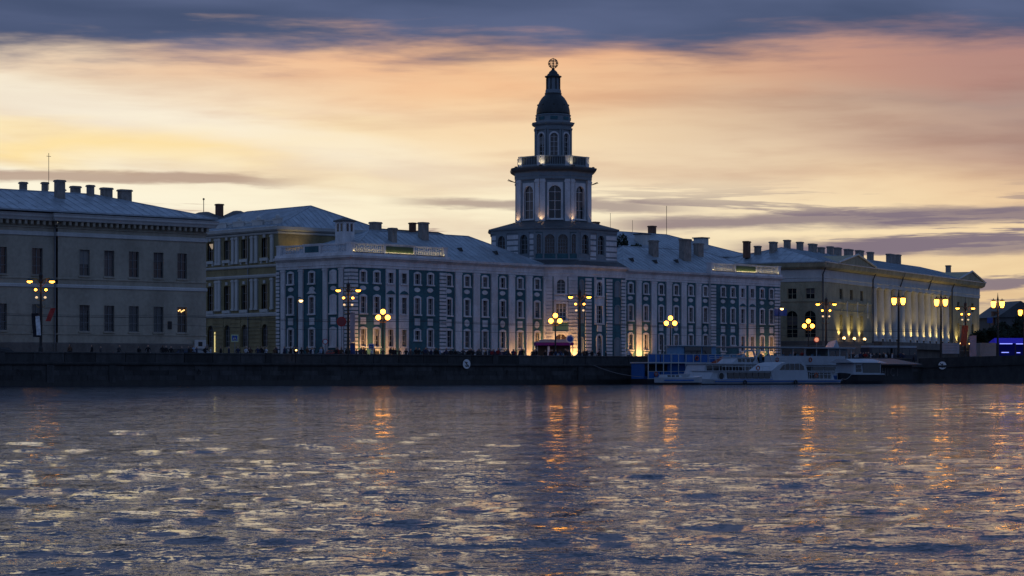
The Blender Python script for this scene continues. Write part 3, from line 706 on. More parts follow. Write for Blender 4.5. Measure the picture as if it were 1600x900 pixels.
# lantern
L8 = octo(2.62)
for i in range(8):
    fr, L = frame_between(L8[i], L8[(i+1)%8])
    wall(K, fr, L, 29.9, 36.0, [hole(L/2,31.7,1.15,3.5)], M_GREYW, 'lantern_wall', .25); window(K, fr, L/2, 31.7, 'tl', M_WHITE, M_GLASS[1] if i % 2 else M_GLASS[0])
    b = MB(); b.box(0,.3,-.2,.03,30.6,35.9); b.box(L-.3,L,-.2,.03,30.6,35.9); b.build('pilaster', M_GREYW, K, fr.at(0,0,0), fr.a)
    b = MB(); b.ball((L*0, -.45, 30.9), .48, 10, 6, sz=1.3); b.build('volute', M_ROOFD, K, fr.at(0,0,0), fr.a)
MB().sweep(L8, [(0,35.7),(.25,35.75),(.3,36.0),(.12,36.05),(.12,36.35),(.5,36.6),(.62,36.85),(0,37.0)], True).build('lantern_cornice', M_GREYW, K)
MB().lathe([(2.62,36.9),(2.66,37.0),(2.62,37.1),(2.62,37.9),(2.72,38.0),(2.72,38.12),(2.5,38.2)], 32, TX, TY).build('dome_drum', M_GREYW, K)
for k in range(8):
    a = PI/8*0+k*PI/4; b = MB(); b.box(-.55,.55,-.06,.0,37.3,37.75); b.build('blue_panel', M_TEAL, K, (TX+2.63*math.cos(a), TY+2.63*math.sin(a), 0), a+PI/2)
MB().lathe([(2.58,38.1),(2.58,38.5),(2.52,39.0),(2.36,39.6),(2.1,40.2),(1.75,40.75),(1.4,41.1),(1.25,41.25),(1.3,41.35),(1.3,41.5)], 32, TX, TY).build('dome', M_DOME, K, smooth=True)
for k in range(8):
    a = k*PI/4+PI/8*0; b = MB(); b.ball((TX+2.3*math.cos(a),TY+2.3*math.sin(a),39.65), .17, 8, 6); b.build('dome_oculus', M_DOME, K)
cp = MB(); cp.lathe([(1.3,41.5),(1.25,42.0),(1.02,42.1),(.95,43.7),(1.0,43.8)], 8, TX, TY, PI/8); cp.build('cupola', M_GREYW, K)
for k in range(8):
    a = k*PI/4+PI/8; b = MB(); b.box(-.09,.09,-.14,.05,42.0,43.8); b.build('cupola_rib', M_DOME, K, (TX+1.0*math.cos(a),TY+1.0*math.sin(a),0), a+PI/2)
MB().lathe([(1.0,43.8),(1.28,43.95),(1.3,44.1),(.95,44.2),(.85,44.45),(.7,44.5),(.62,44.75),(.35,45.0),(.22,45.1),(.26,45.2),(.12,45.3),(.1,45.5)], 16, TX, TY).build('cupola_cap', M_DOME, K)
gl = MB(); c = (TX,TY,46.05)
for ax in ((1,0,0),(0,1,0),(1,1,0),(1,-1,0),(0,0,1),(.4,.2,1)): gl.torus(c, .74, .042, ax)
gl.torus((TX,TY,46.45), .62, .04, (0,0,1)); gl.torus((TX,TY,45.65), .62, .04, (0,0,1)); gl.ball(c, .13, 8, 6); gl.tube([(TX,TY,45.3),(TX,TY,46.9)], .05)
gl.build('armillary_globe', M_DOME, K)
for i, sgn in ((0,-1),(3,1)):     # pole-like brackets leaning out from the drum, no lamps on them
    p = D8[0] if sgn < 0 else D8[4]
    d = Vector((math.cos(-math.atan2(.729,.684)), math.sin(-math.atan2(.729,.684)), 0))*sgn     # across the river view
    b = MB(); q = Vector((p[0],p[1],27.6)); b.tube([q-d*.3+Vector((0,0,-.3)), q+d*1.5+Vector((0,0,.5))], .07); b.tube([q+d*.3, q+d*1.6+Vector((0,0,.35))], .05); b.build('drum_bracket', M_IRON, K)

# ------------------------------------------------------------------ pale office building on the left
B1L = 40.
B1 = thing('office_building', 'pale cream classical building with plain windows and a bracketed cornice', 'building', (-39-B1L*math.cos(R(40)), 297-B1L*math.sin(R(40)), 2.65), R(40))
win_meshes('b1', 1.4, 3.2, .06, 'flat', None, 3, 2, proud=.03, deep=.32, sill=True)
fa = Frame(0, .6, 0); fbb = Frame(B1L-21.2, 0, 0)
uA = [40-28.45-4.9, 40-28.45, 40-23.67]; uB = [21.2-17.54, 21.2-14.09, 21.2-10.59, 21.2-7.04, 21.2-3.57]
for fr, us, L in ((fa, uA, B1L-21.2), (fbb, uB, 21.2)):
    hs = []
    for i, u in enumerate(us):
        for z in (10.7, 3.9):
            lit = fr is fbb and i == 4 and z < 5
            w = window(B1, fr, u, z, 'b1', M_CREAM, M_GLASSW if lit else None, M_GREY); hs.append(hole(u,z,1.4,3.2))
            if lit:
                b = MB()
                for k in range(5): b.ball((-.42+.2*k, .15, 2.75+.12*math.sin(k*2.1)), .09, 8, 6)
                b.build('chandelier', M_CHAND, w)
    wall(B1, fr, L, -.3, 18.0, hs, M_CREAM)
o1 = [(0,14),(0,.6),(B1L-21.2,.6),(B1L-21.2,0),(B1L,0),(B1L,14)]
MB().sweep(o1, [(0,-.3),(.22,-.3),(.22,2.4),(.1,2.5),(0,2.5)]).build('plinth', M_PLINTH, B1)
MB().sweep(o1, [(0,3.45),(.08,3.47),(.08,3.6),(0,3.62)]).build('sill_band', M_CREAM, B1)
MB().sweep(o1, [(0,10.15),(.10,10.2),(.10,10.35),(0,10.4)]).build('sill_band', M_CREAM, B1)
MB().sweep(o1, [(0,9.15),(.13,9.2),(.13,9.5),(0,9.6)]).build('string_course', M_CREAMT, B1)
MB().sweep(o1, [(0,15.4),(.16,15.45),(.16,15.85),(.05,15.95),(0,15.95)]).build('string_course', M_CREAMT, B1)
MB().sweep(o1, [(0,17.2),(.9,17.25),(1.0,17.5),(1.15,17.7),(1.15,17.9),(1.25,18.1),(0,18.3)]).build('cornice', M_CREAMT, B1)
MB().sweep(o1, [(0,16.35),(.14,16.4),(.14,16.55),(0,16.6)]).build('architrave', M_CREAM, B1)
bk = MB(); bk.box(-.16,.16,-.75,0,16.75,17.24); bk_me = bk.mesh('cornice_bracket')
for fr, L in ((fa, B1L-21.2), (fbb, 21.2)):
    u = .5
    while u < L: obj('cornice_bracket', bk_me, M_CREAM, B1, fr.at(u,0,0), fr.a); u += .82
wall(B1, Frame(B1L,0,PI/2), 14, -.3, 18, [], M_CREAM, 'end_wall')
b = MB(); b.box(.1,B1L-.1,13.8,14,-.3,18); b.build('rear_wall', M_CREAM, B1)
b = MB(); b.tube([(B1L-21.35,.38,18.2),(B1L-21.35,.38,.4)], .10, 8); b.tube([(B1L-21.35,-.9,18.2),(B1L-21.35,.38,17.0)], .10, 8); b.build('drainpipe', M_GREY, B1)
b = MB(); b.box(B1L-5.7,B1L-5.1,-.05,.02,4.3,5.3); b.build('plaque', M_IRON, B1)
b = MB(); b.box(B1L-1.9,B1L-.2,-.30,-.23,1.9,3.0); pq = b.build('plaque', M_CREAMT, B1); b = MB(); b.box(B1L-1.35,B1L-.75,-.33,-.3,2.2,2.75); b.build('emblem', M_IRON, pq)
hip_roof(B1, 0, B1L, 0, 14, 18.45, 21.35, 1.0, 13.5, M_ROOF, ov=1.1, seam=1.3)
for x, y, z, w, d_, h in ((12.8,9,21.2,1.2,1,1.5),(15.5,6.5,21.4,1.1,1,1.9),(17.3,9,21.2,1.1,1,1.5),(24.2,4.6,20.,1.7,1.3,3.3),(21.0,8.,21.3,1.2,1.,1.6),(24.0,8.,21.,1.,.9,2.1),(27.0,9.,20.7,.9,.9,1.7),(28.6,8.5,20.6,1.7,1.2,2.3),(29.6,6.5,20.4,1.2,1.,2.6),(32.3,7.2,19.8,2.0,1.4,3.1),(34.6,6.6,19.2,2.4,1.5,3.6)):
    x -= 2.6; chimney(B1, x, y, z-.2, w*.66, d_*.62, h*.88)
for x in (14.2, 19.8, 31.5):
    b = MB(); b.add([(x-.4,1.2,18.6),(x+.4,1.2,18.6),(x,1.2,19.35),(x,2.9,19.3),(x-.4,2.2,18.7),(x+.4,2.2,18.7)],[(0,1,2),(0,2,3,4),(1,5,3,2)]); b.build('roof_vent', M_IRON, B1)
for x, y, z, h in ((14.0,7,21.6,5.2),(21.4,7,21.6,4.6)):
    b = MB(); b.tube([(x,y,z),(x,y,z+h)], .035, 5); b.tube([(x-.3,y,z+h-.4),(x+.3,y,z+h-.4)], .03, 4); b.build('antenna', M_IRON, B1)

# ------------------------------------------------------------------ ochre corner building
B2 = thing('corner_building', 'ochre corner building with white pilasters between tall dark windows', 'building', (-33.9,338,2.75), R(41.3))
D2 = 27.; L2 = 19.
win_meshes('b2', 1.55, 2.8, .16, 'flat', None, 2, 2, proud=.08, deep=.35); win_meshes('b2m', 1.55, 3.6, .16, 'flat', None, 3, 2, proud=.08, deep=.35); win_meshes('b2g', 1.5, 3.3, .12, 'round', None, 3, 2, proud=.04, deep=.4, sill=False, ohead=.2)
f2 = Frame(0, D2, -PI/2); hs = []
ds = (3.35, 8.57, 13.06, 17.48, 22.0)
for i, dd in enumerate(ds):
    u = D2-dd
    w = window(B2, f2, u, 15.66, 'b2', M_OCHRE, None, M_GREY); window(B2, f2, u, 8.1, 'b2m', M_OCHRE, None, M_GREY); window(B2, f2, u, 2.6, 'b2g', M_OCHRE, None, M_GREY)
    hs += [hole(u,15.66,1.55,2.8), hole(u,8.1,1.55,3.6), hole(u,2.6,1.5,3.3)]
    for z in (15.15, 7.65):
        b = MB(); b.box(-1.0,1.0,-.3,.02,0,.42); b.box(-.9,-.6,-.22,.02,-.35,0); b.box(.6,.9,-.22,.02,-.35,0); b.build('sill_block', M_CREAMT, B2, f2.at(u,0,z), f2.a)
    b = MB(); b.box(-.28,.28,-.2,.02,0,.5); b.build('keystone', M_CREAMT, B2, f2.at(u,0,18.55), f2.a); 
    b = MB(); b.box(-.25,.25,-.2,.02,0,.45); b.build('keystone', M_CREAMT, B2, f2.at(u,0,11.85), f2.a)
    if i == 3:
        b = MB(); b.add([(-.7,.2,2.55),(.7,.2,2.55),(.5,.2,2.0),(.1,.2,1.7),(-.35,.2,2.1)], [(0,1,2,3,4)]); b.build('lit_curtain', M_CHAND if False else emit('dim_interior', (.9,.65,.4), .28), w)
wall(B2, f2, D2, -.3, 19.2, hs, M_OCHRE, 'side_wall')
for dd in (1.45,5.4,6.5,10.4,11.4,15.0,15.8,19.4,20.2):
    u = D2-dd
    for z0, z1 in ((8.0,12.6),(14.9,18.9)):
        b = MB(); b.box(u-.32,u+.32,-.24,.02,z0,z1); b.box(u-.42,u+.42,-.30,.02,z1-.35,z1-.1); b.box(u-.40,u+.40,-.30,.02,z0,z0+.3); b.build('pilaster', M_CREAMT, B2, f2.at(0,0,0), f2.a)
for k in range(9):
    b = MB(); b.box(.0,D2-24.,-.1,.02,0,.4)
ru = MB(); z = .9
while z < 7.0:
    ed = [0]+sorted([x for dd in ds for x in (D2-dd-.95, D2-dd+.95)])+[D2]
    for a, c in zip(ed[::2], ed[1::2]): ru.box(a,c,-.09,.02,z,z+.42)
    z += .58
ru.build('rustication', M_OCHRE, B2, f2.at(0,0,0), f2.a, kind='stuff')
o2 = [(0,D2),(0,0),(L2,0),(L2,14)]
for z0, z1, o_, m_ in ((7.0,7.6,.28,M_CREAMT),(12.7,13.2,.30,M_CREAMT),(14.2,14.6,.30,M_CREAMT),(18.95,19.3,.3,M_CREAMT)): MB().sweep(o2, [(0,z0),(o_*.7,z0+.05),(o_,z0+(z1-z0)*.6),(o_,z1-.03),(0,z1)]).build('string_course', m_, B2)
MB().sweep(o2, [(0,19.3),(.5,19.4),(.75,19.6),(.8,19.85),(.85,20.0),(0,20.1)]).build('cornice', M_CREAMT, B2)
MB().sweep(o2, [(0,-.3),(.2,-.3),(.2,.8),(0,.85)]).build('plinth', M_PLINTH, B2)
wall(B2, Frame(0,0,0), L2, -.3, 19.2, [], M_OCHRE, 'front_wall')
b = MB(); b.box(L2-.2,L2,.1,D2,-.3,19.2); b.build('rear_wall', M_OCHRE, B2)
hip_roof(B2, 0, D2, 0, L2, 20.08, 23.7, 6., 5.5, M_ROOF, ov=.55, seam=1.0, at=f2)
for dd, w in ((1.2,1.7),(6.0,2.6),(10.9,2.8),(15.4,2.6)):
    block(B2, f2, D2-dd-w/2, D2-dd+w/2, -1.0, -.5, 20.0, 21.3, M_CREAMT, 'attic_block', .08)
    if dd < 12:
        b = MB(); b.ball((D2-dd, .75, 21.55), .35, 10, 6); b.build('finial', M_CREAMT, B2, f2.at(0,0,0), f2.a)
for a, c in ((2.1,4.6),(7.4,9.4),(12.4,14.)): balustrade(B2, Frame(.75,D2,-PI/2), D2-c, D2-a, 20.05, 1.1, M_CREAMT)
b = MB(); b.tube([(-.15,7.5,19.2),(-.15,7.5,.4)], .09, 6); b.build('drainpipe', M_GREY, B2)

# rear house whose gables and chimney show over the roofs on the left
RH = thing('rear_house', 'dark gabled roofs with a chimney rising behind the ochre corner building', 'building', (-49.4,372,2.75), R(41))
b = MB(); b.box(0,13.4,0,10,-.3,23.); b.build('wall', M_CHIM, RH)
b = MB(); b.prism([(-.4,-.4),(6.5,-.4),(6.5,10.4),(-.4,10.4)],23.,24.9,[(3.2,4),(3.8,4),(3.8,6),(3.2,6)]); b.build('roof', M_ROOFD, RH)
b = MB(); b.prism([(6.6,-.4),(13.8,-.4),(13.8,10.4),(6.6,10.4)],23.,25.4,[(9.6,4.5),(10.4,4.5),(10.4,5.5),(9.6,5.5)]); b.build('roof', M_ROOFD, RH)
chimney(RH, 5.2, 3, 24.4, 1.0, .9, 1.8, M_CHIMB)
b = MB(); b.tube([(3.5,5,24.6),(3.5,5,26.9)], .06, 5); b.ball((3.5,5,27.0), .18, 8, 6); b.build('finial', M_IRON, RH)
# rear wing roof behind the left wing of the museum
RW = thing('rear_house', 'low dark hipped roof just behind the left wing of the teal museum', 'building', (-22.,371,2.75), math.atan2(.729,.684))
b = MB(); b.box(0,26,0,12,-.3,19.2); b.build('wall', M_GREYW, RW); hip_roof(RW, 0, 26, 0, 12, 19.2, 22.3, 6, 6, M_ROOFD, ov=.5)
chimney(RW, 13.5, 5, 22.0, .9, .8, 1.6, M_CHIMB)
# back building behind the right wing
RB = thing('rear_building', 'blue grey hipped roof with chimneys and aerial mast behind the museum right wing', 'building', (15.,402,2.75), R(46))
b = MB(); b.box(0,44,0,16,-.3,20.2); b.build('wall', M_GREYW, RB); hip_roof(RB, 0, 44, 0, 16, 20.2, 24.2, 8, 17, M_ROOF, ov=.5)
for x, y, z, w, h in ((8.5,8.5,24.,1.2,1.7),(24.,8.5,24.,1.2,1.7)): chimney(RB, x, y, z, w, 1., h, M_CHIMB)
for x in (14.5, 31.):
    b = MB(); b.box(x,x+1.9,2.5,4.5,21.2,23.5); dm = b.build('dormer', M_CREAMT, RB); b = MB(); b.box(x-.2,x+2.1,2.3,4.7,23.5,23.7); b.build('cap', M_ROOFD, dm)
b = MB(); b.tube([(27.5,8.,24.),(27.5,8.,29.5)], .05, 5); b.build('aerial_mast', M_IRON, RB)
b = MB(); b.tube([(12.,8.,24.),(12.,8.,27.4)], .035, 5); b.build('aerial_mast', M_IRON, RB)
b = MB(); b.tube([(18.,8.,24.),(18.,8.,26.4)], .035, 5); b.build('aerial_mast', M_IRON, RB)

# ------------------------------------------------------------------ columned museum on the right
Z = thing('columned_museum', 'sand coloured classical museum with a long row of giant columns', 'building', (52.4,395,2.75), R(63.25))
ZL, ZD = 99., 20.
win_meshes('zu', 1.6, 1.8, .05, 'flat', None, 2, 2, proud=.02, sill=False); win_meshes('zt', 2.0, 4.6, .30, 'round', None, 5, 2, proud=.04, sill=False, ohead=.15); win_meshes('zn', 1.5, 4.0, .1, 'flat', None, 4, 2, proud=.03, sill=True)
fz = Frame(0, 0, 0); hs = []
zus = (10.4, 16.0, 21.7)
for u in zus:
    window(Z, fz, u, 11.6, 'zu', M_ZOO, M_GLASS[0]); hs.append(hole(u,11.6,1.6,1.8))
    window(Z, fz, u, 4.9, 'zn', M_ZOO, M_GLASS[1]); hs.append(hole(u,4.9,1.5,4.0))
wall(Z, fz, 27.6, -.3, 14.5, hs, M_ZOO, 'front_wall')
fzr = Frame(27.6, 1.9, 0); wall(Z, fzr, 50.6, -.3, 14.5, [hole(2.0+4.2*k+2.1,5.2,1.6,5.2) for k in range(11)], M_ZOO, 'portico_wall')
win_meshes('zp', 1.6, 5.2, .1, 'flat', None, 5, 2, proud=.03, sill=False)
for k in range(11): window(Z, fzr, 2.0+4.2*k+2.1, 5.2, 'zp', M_ZOO)
fzp = Frame(78.2, 0, 0); hs = []
for u in (5.2, 10.4, 15.6):
    window(Z, fzp, u, 11.4, 'zu', M_ZOO, M_GLASS[0]); hs.append(hole(u,11.4,1.6,1.8)); window(Z, fzp, u, 4.9, 'zn', M_ZOO, M_GLASS[1]); hs.append(hole(u,4.9,1.5,4.0))
wall(Z, fzp, ZL-78.2, -.3, 14.5, hs, M_ZOO, 'front_wall')
for x in (27.6, 78.2): b = MB(); b.box(x-.03,x+.03,0,1.9,-.3,14.5); b.build('wall_return', M_ZOO, Z)
cm = MB(); cm.lathe([(1.15,0),(1.15,.25),(1.0,.3),(1.05,.5),(.88,.6),(.88,3.),(.84,6.),(.74,9.2),(.80,9.3),(.80,9.45),(1.0,9.65),(1.0,9.8)], 20); cme = cm.mesh('column')
for k in range(12): obj('column', cme, M_CREAMT, Z, (29.6+4.2*k, .55, 4.5), 0, True)
MB().box(27.7,78.1,-1.9,1.9,3.3,4.5).build('stylobate', M_PLINTH, Z)
o3 = [(0,ZD),(0,0),(ZL,0),(ZL,ZD)]
MB().sweep(o3, [(0,-.3),(.75,-.3),(.75,3.3),(.4,3.5),(.4,4.2),(0,4.3)]).build('plinth', M_PLINTH, Z)
MB().sweep(o3, [(-2,14.3),(.12,14.35),(.12,14.9),(.2,15.0),(.1,15.1),(.1,16.4),(-2,16.4)]).build('frieze', M_CREAMT, Z)
MB().sweep(o3, [(-2,16.4),(.4,16.45),(.9,16.8),(1.0,17.1),(1.1,17.5),(1.15,17.7),(-2,17.8)]).build('cornice', M_ZOO, Z)
MB().sweep([(0,ZD),(0,0),(27.6,0)], [(0,10.9),(.12,10.95),(.12,11.2),(0,11.25)]).build('string_course', M_ZOO, Z)
MB().sweep([(0,ZD),(0,0),(27.6,0)], [(0,9.5),(.05,9.52),(.05,9.6),(0,9.62)]).build('string_course', M_ZOO, Z)
for a, c in ((6.0,26.0),(80.5,98.)):   # low pediments
    b = MB(); mu = (a+c)/2; b.add([(a,-1.12,17.75),(c,-1.12,17.75),(mu,-1.12,19.5),(a,3,17.75),(c,3,17.75),(mu,7,19.5)],[(0,1,2),(0,2,5,3),(1,4,5,2)]); b.build('pediment', M_ZOO, Z)
    b = MB(); b.tube([(a-.3,-1.25,17.8),(mu,-1.25,19.6),(c+.3,-1.25,17.8)], .2, 5); b.build('raking_cornice', M_CREAMT, Z)
fze = Frame(0, ZD, -PI/2); hs = []
for dd in (4.0, .95+.7, 9.2, 14.):
    u = ZD-dd-(.0 if dd > 2 else -.0)
for dd in (1.95, 5.2, 9.6, 14.):
    u = ZD-dd
    window(Z, fze, u, 11.4, 'zu', M_ZOO, M_GLASS[0]); window(Z, fze, u, 4.8, 'zt', M_ZOO, M_GLASS[0]); hs += [hole(u,11.4,1.6,1.8), hole(u,4.8,2.0,4.6)]
wall(Z, fze, ZD, -.3, 14.5, hs, M_ZOO, 'end_wall')
wall(Z, Frame(ZL,0,PI/2), ZD, -.3, 14.5, [], M_ZOO, 'end_wall'); b = MB(); b.box(.1,ZL-.1,ZD-.2,ZD,-.3,17); b.build('rear_wall', M_ZOO, Z)
hip_roof(Z, 0, ZL, 0, ZD, 17.7, 20.7, 9, 10, M_ROOF, ov=1.2, seam=1.6)
for x in (27.6, 44., 62., 78.2, .3):
    b = MB(); b.tube([(x,-1.1,17.6),(x,-.25,15.6),(x,-.25,.5)] if x in (.3,27.6,78.2) else [(x,-1.1,17.6),(x,-.2,14.9)], .12, 6); b.build('drainpipe', M_ROOFD, Z)
for x, y, top, w, m_ in ((1.5,14.,21.6,1.7,M_CHIMB),(5.2,10.5,21.6,2.2,M_CHIM),(4.2,13.,20.9,1.4,M_CHIM),(10.8,10.,22.2,1.5,M_CHIM),(17.4,10.,22.2,1.5,M_CHIM),(24.2,10.,22.2,2.9,M_CHIM),(28.8,10.,21.8,1.9,M_CHIM),(33.8,10.,22.2,1.6,M_CHIM),(38.1,10.,22.2,2.4,M_CHIM),(44.4,10.,22.2,3.6,M_CHIM),(50.9,10.,22.3,3.2,M_CHIM),(57.5,10.,22.3,2.0,M_CHIM),(70.5,10.,22.5,4.4,M_CHIM),(75.0,10.,22.6,2.2,M_CHIM),(97.,6.,21.3,1.2,M_CHIM)):
    chimney(Z, x, y, 20.2, w*.8, .9, top-20.2, m_)

# ------------------------------------------------------------------ lamps and floodlights
def spot(parent, loc, target, watts, colr, size=R(100), blend=.6, rad=.08):
    d = bpy.data.lights.new('lamp_light', 'SPOT'); d.energy = watts; d.color = colr; d.spot_size = size; d.spot_blend = blend; d.shadow_soft_size = rad
    o = bpy.data.objects.new('lamp_light', d); col.objects.link(o); o.parent = parent; o.location = loc
    o.rotation_euler = (Vector(target)-Vector(loc)).to_track_quat('-Z', 'Y').to_euler(); return o
WARM = (1., .50, .14); YEL = (1., .78, .30)
def floodlight(base, fr_loc, rz, watts, colr, label, group, tgt=(0,1.0,3.2), size=R(105), lamp=False):
    f = thing('floodlight', label, 'floodlight', fr_loc, rz, group)
    b = MB(); b.box(-.22,.22,-.12,.12,.22,.5); b.build('housing', M_IRON, f)
    b = MB(); b.box(-.3,-.25,-.05,.05,0,.42); b.box(.25,.3,-.05,.05,0,.42); b.box(-.3,.3,-.08,.08,0,.04); b.build('bracket', M_IRON, f)
    b = MB()
    if lamp: b.ball((0,0,.62), .26, 12, 8); b.build('lens', M_BULBW, f)
    else: b.box(-.18,.18,-.09,.09,.5,.51); b.build('lens', M_BULBD, f)
    spot(f, (0,.02,.72 if not lamp else .95), tgt, watts*5., colr, size); return f
Km = Matrix.Translation((-21.9,316,KZ)) @ Matrix.Rotation(math.atan2(.729,.684), 4, 'Z'); Kr = math.atan2(.729,.684)
def kp(x, y, z=0.): v = Km @ Vector((x,y,z)); return (v.x, v.y, v.z)
for x, y, w, rz, side in ((1.9,-1.5,150,0,'by the left pavilion of the teal museum'),(5.0,-1.4,90,0,'by the left pavilion of the teal museum'),(8.3,-1.4,35,0,'by the left pavilion of the teal museum'),(32.4,-1.0,60,0,'along the left wing of the teal museum'),(36.6,-1.2,130,0,'along the left wing of the teal museum'),
                    (60.0,-1.2,120,0,'beside the right wing of the teal museum'),(61.6,-1.2,170,0,'beside the right wing of the teal museum'),(89.0,-1.5,60,0,'by the right pavilion of the teal museum'),(93.2,-1.5,120,0,'by the right pavilion of the teal museum')):
    floodlight(None, kp(x,y-1.0), Kr, w*.85, WARM, 'small floodlight on the pavement '+side, 'floodlights along the teal museum', tgt=(0,2.6,2.3), size=R(92))
for u, w in ((.7,170),(3.9,260)):
    px, py, _ = frs.at(u, 2.2, 0); floodlight(None, kp(px,py), Kr+frs.a, w, WARM, 'small floodlight below the big arched doorway of the teal museum', 'floodlights along the teal museum', tgt=(0,2.2,2.4), size=R(96))
floodlight(None, (-33.9+.75*2.6+.66*2.2, 338+.66*2.6-.75*2.2, 2.75+15.8), R(41.3), 21, (1.,.72,.28), 'floodlight washing the ochre corner building wall behind the museum parapet', None, tgt=(0,1.0,1.4), size=R(120))
b = MB(); b.box(-33.9+.75*2.6+.66*2.2-.06,-33.9+.75*2.6+.66*2.2+.06,338+.66*2.6-.75*2.2-.06,338+.66*2.6-.75*2.2+.06,2.75,2.75+15.8); tag(b.build('floodlight_mast', M_IRON), 'thin mast carrying the floodlight beside the ochre corner building', 'mast')
# tower: small lights at the foot of the drum pilasters and of the balcony pedestals
for i in range(0, 5):
    fr, L = frame_between(D8[i], D8[(i+1)%8])
    for u in (.0,):
        p = fr.at(u, .8, 21.0); floodlight(None, kp(*p), Kr+fr.a-PI/8, 9, (1.,.6,.28), 'small floodlight at the foot of a tower pilaster', 'floodlights round the tower', tgt=(0,.6,1.6), size=R(90))
    fr, L = frame_between(B8[i], B8[(i+1)%8])
    p = fr.at(0, .75, 29.55); floodlight(None, kp(*p), Kr+fr.a-PI/8, 7, (1.,.8,.45), 'small floodlight on the cornice below the tower balcony', 'floodlights round the tower', tgt=(0,.6,1.3), size=R(100))
# light bars on the cornice in front of the parapets
def light_bar(x0, x1, watts, label, y=-.24, fr=None):
    fr = fr or Frame(0,0,0); p = fr.at(x0, -y, 15.1)
    o = MB(); o.box(0,x1-x0,-.06,.06,0,.12); t_ = tag(o.build('light_bar', M_IRON, None, kp(*p), Kr+fr.a), label, 'light bar', 'light bars below the parapets')
    b = MB(); b.box(.05,x1-x0-.05,-.03,.05,.121,.13); b.build('diffuser', M_BULBD, t_)
    d = bpy.data.lights.new('lamp_light', 'AREA'); d.shape = 'RECTANGLE'; d.size = x1-x0-.1; d.size_y = .06; d.energy = watts*.3; d.color = YEL
    l_ = bpy.data.objects.new('lamp_light', d); col.objects.link(l_); l_.parent = t_; l_.location = ((x1-x0)/2, .0, .2); l_.rotation_euler = (R(145), 0, 0)
light_bar(.3, 6.0, 26, 'thin light bar under the left part of the left pavilion parapet')
light_bar(6.4, 12.0, 26, 'thin light bar under the solid panel of the left pavilion parapet')
light_bar(12.3, 17.9, 26, 'thin light bar under the right part of the left pavilion parapet')
light_bar(78.8, 84.5, 26, 'thin light bar under the left part of the right pavilion parapet')
light_bar(85.0, 90.6, 48, 'thin light bar under the solid panel of the right pavilion parapet')
light_bar(90.9, 96.6, 30, 'thin light bar under the right part of the right pavilion parapet')
# columned museum
Zm = Matrix.Translation((52.4,395,2.75)) @ Matrix.Rotation(R(63.25), 4, 'Z')
def zp(x, y, z=0.): v = Zm @ Vector((x,y,z)); return (v.x, v.y, v.z)
for k in (0,1,2,4,5,6,7,8,9,10,11):
    floodlight(None, zp(29.6+4.2*k,-1.45,4.5), R(63.25), [60,95,50,40,75,110,60,100,150,110,80,60][k], (1.,.70,.22), 'small floodlight at the foot of a giant museum column', 'floodlights at the columns', tgt=(0,1.35,4.2), size=R(100))
for u in zus: floodlight(None, zp(u-1.3,-1.0,4.2), R(63.25), 70, (1.,.80,.28), 'small round floodlight before a tall window beside the columned portico', 'round floodlights by the portico', tgt=(.4,1.0,3.2), size=R(110), lamp=True)
for u in (82.,88.5): floodlight(None, zp(u,-1.0,4.2), R(63.25), 60, (1.,.80,.28), 'small round floodlight on the pavilion beyond the columns', 'round floodlights by the portico', tgt=(.4,1.0,3.2), size=R(110), lamp=True)
floodlight(None, zp(96.5,-1.0,4.0), R(63.25), 90, (1.,.72,.25), 'small floodlight at the far corner of the columned museum', 'floodlights at the columns', tgt=(.4,1.2,3.6))
# drooping flags between the tall windows
for u in (10.4,16.0,21.7,83.4,88.6):
    f = thing('flag', 'drooping flag on a slanting pole above a tall window of the columned museum', 'flag', zp(u+.0,0,10.6), R(63.25), 'flags on the columned museum')
    b = MB(); b.tube([(0,.05,-1.2),(-.5,-1.4,.9)], .05, 6); b.build('pole', M_GREY, f)
    b = MB(); pts = []
    for j in range(6):
        t = j/5; pts.append((-.48+.1*t+.05*math.sin(j), -1.3+.15*t, .8-2.6*t))
    vs = []; 
    for j, p in enumerate(pts):
        for k in range(4): vs.append((p[0]+.22*k*(.5+.5*j/5), p[1]+.1*math.sin(k*1.9+j), p[2]-.1*k))
    b.add(vs, [(j*4+k,j*4+k+1,(j+1)*4+k+1,(j+1)*4+k) for j in range(5) for k in range(3)]); b.build('cloth', M_CREAMT, f)

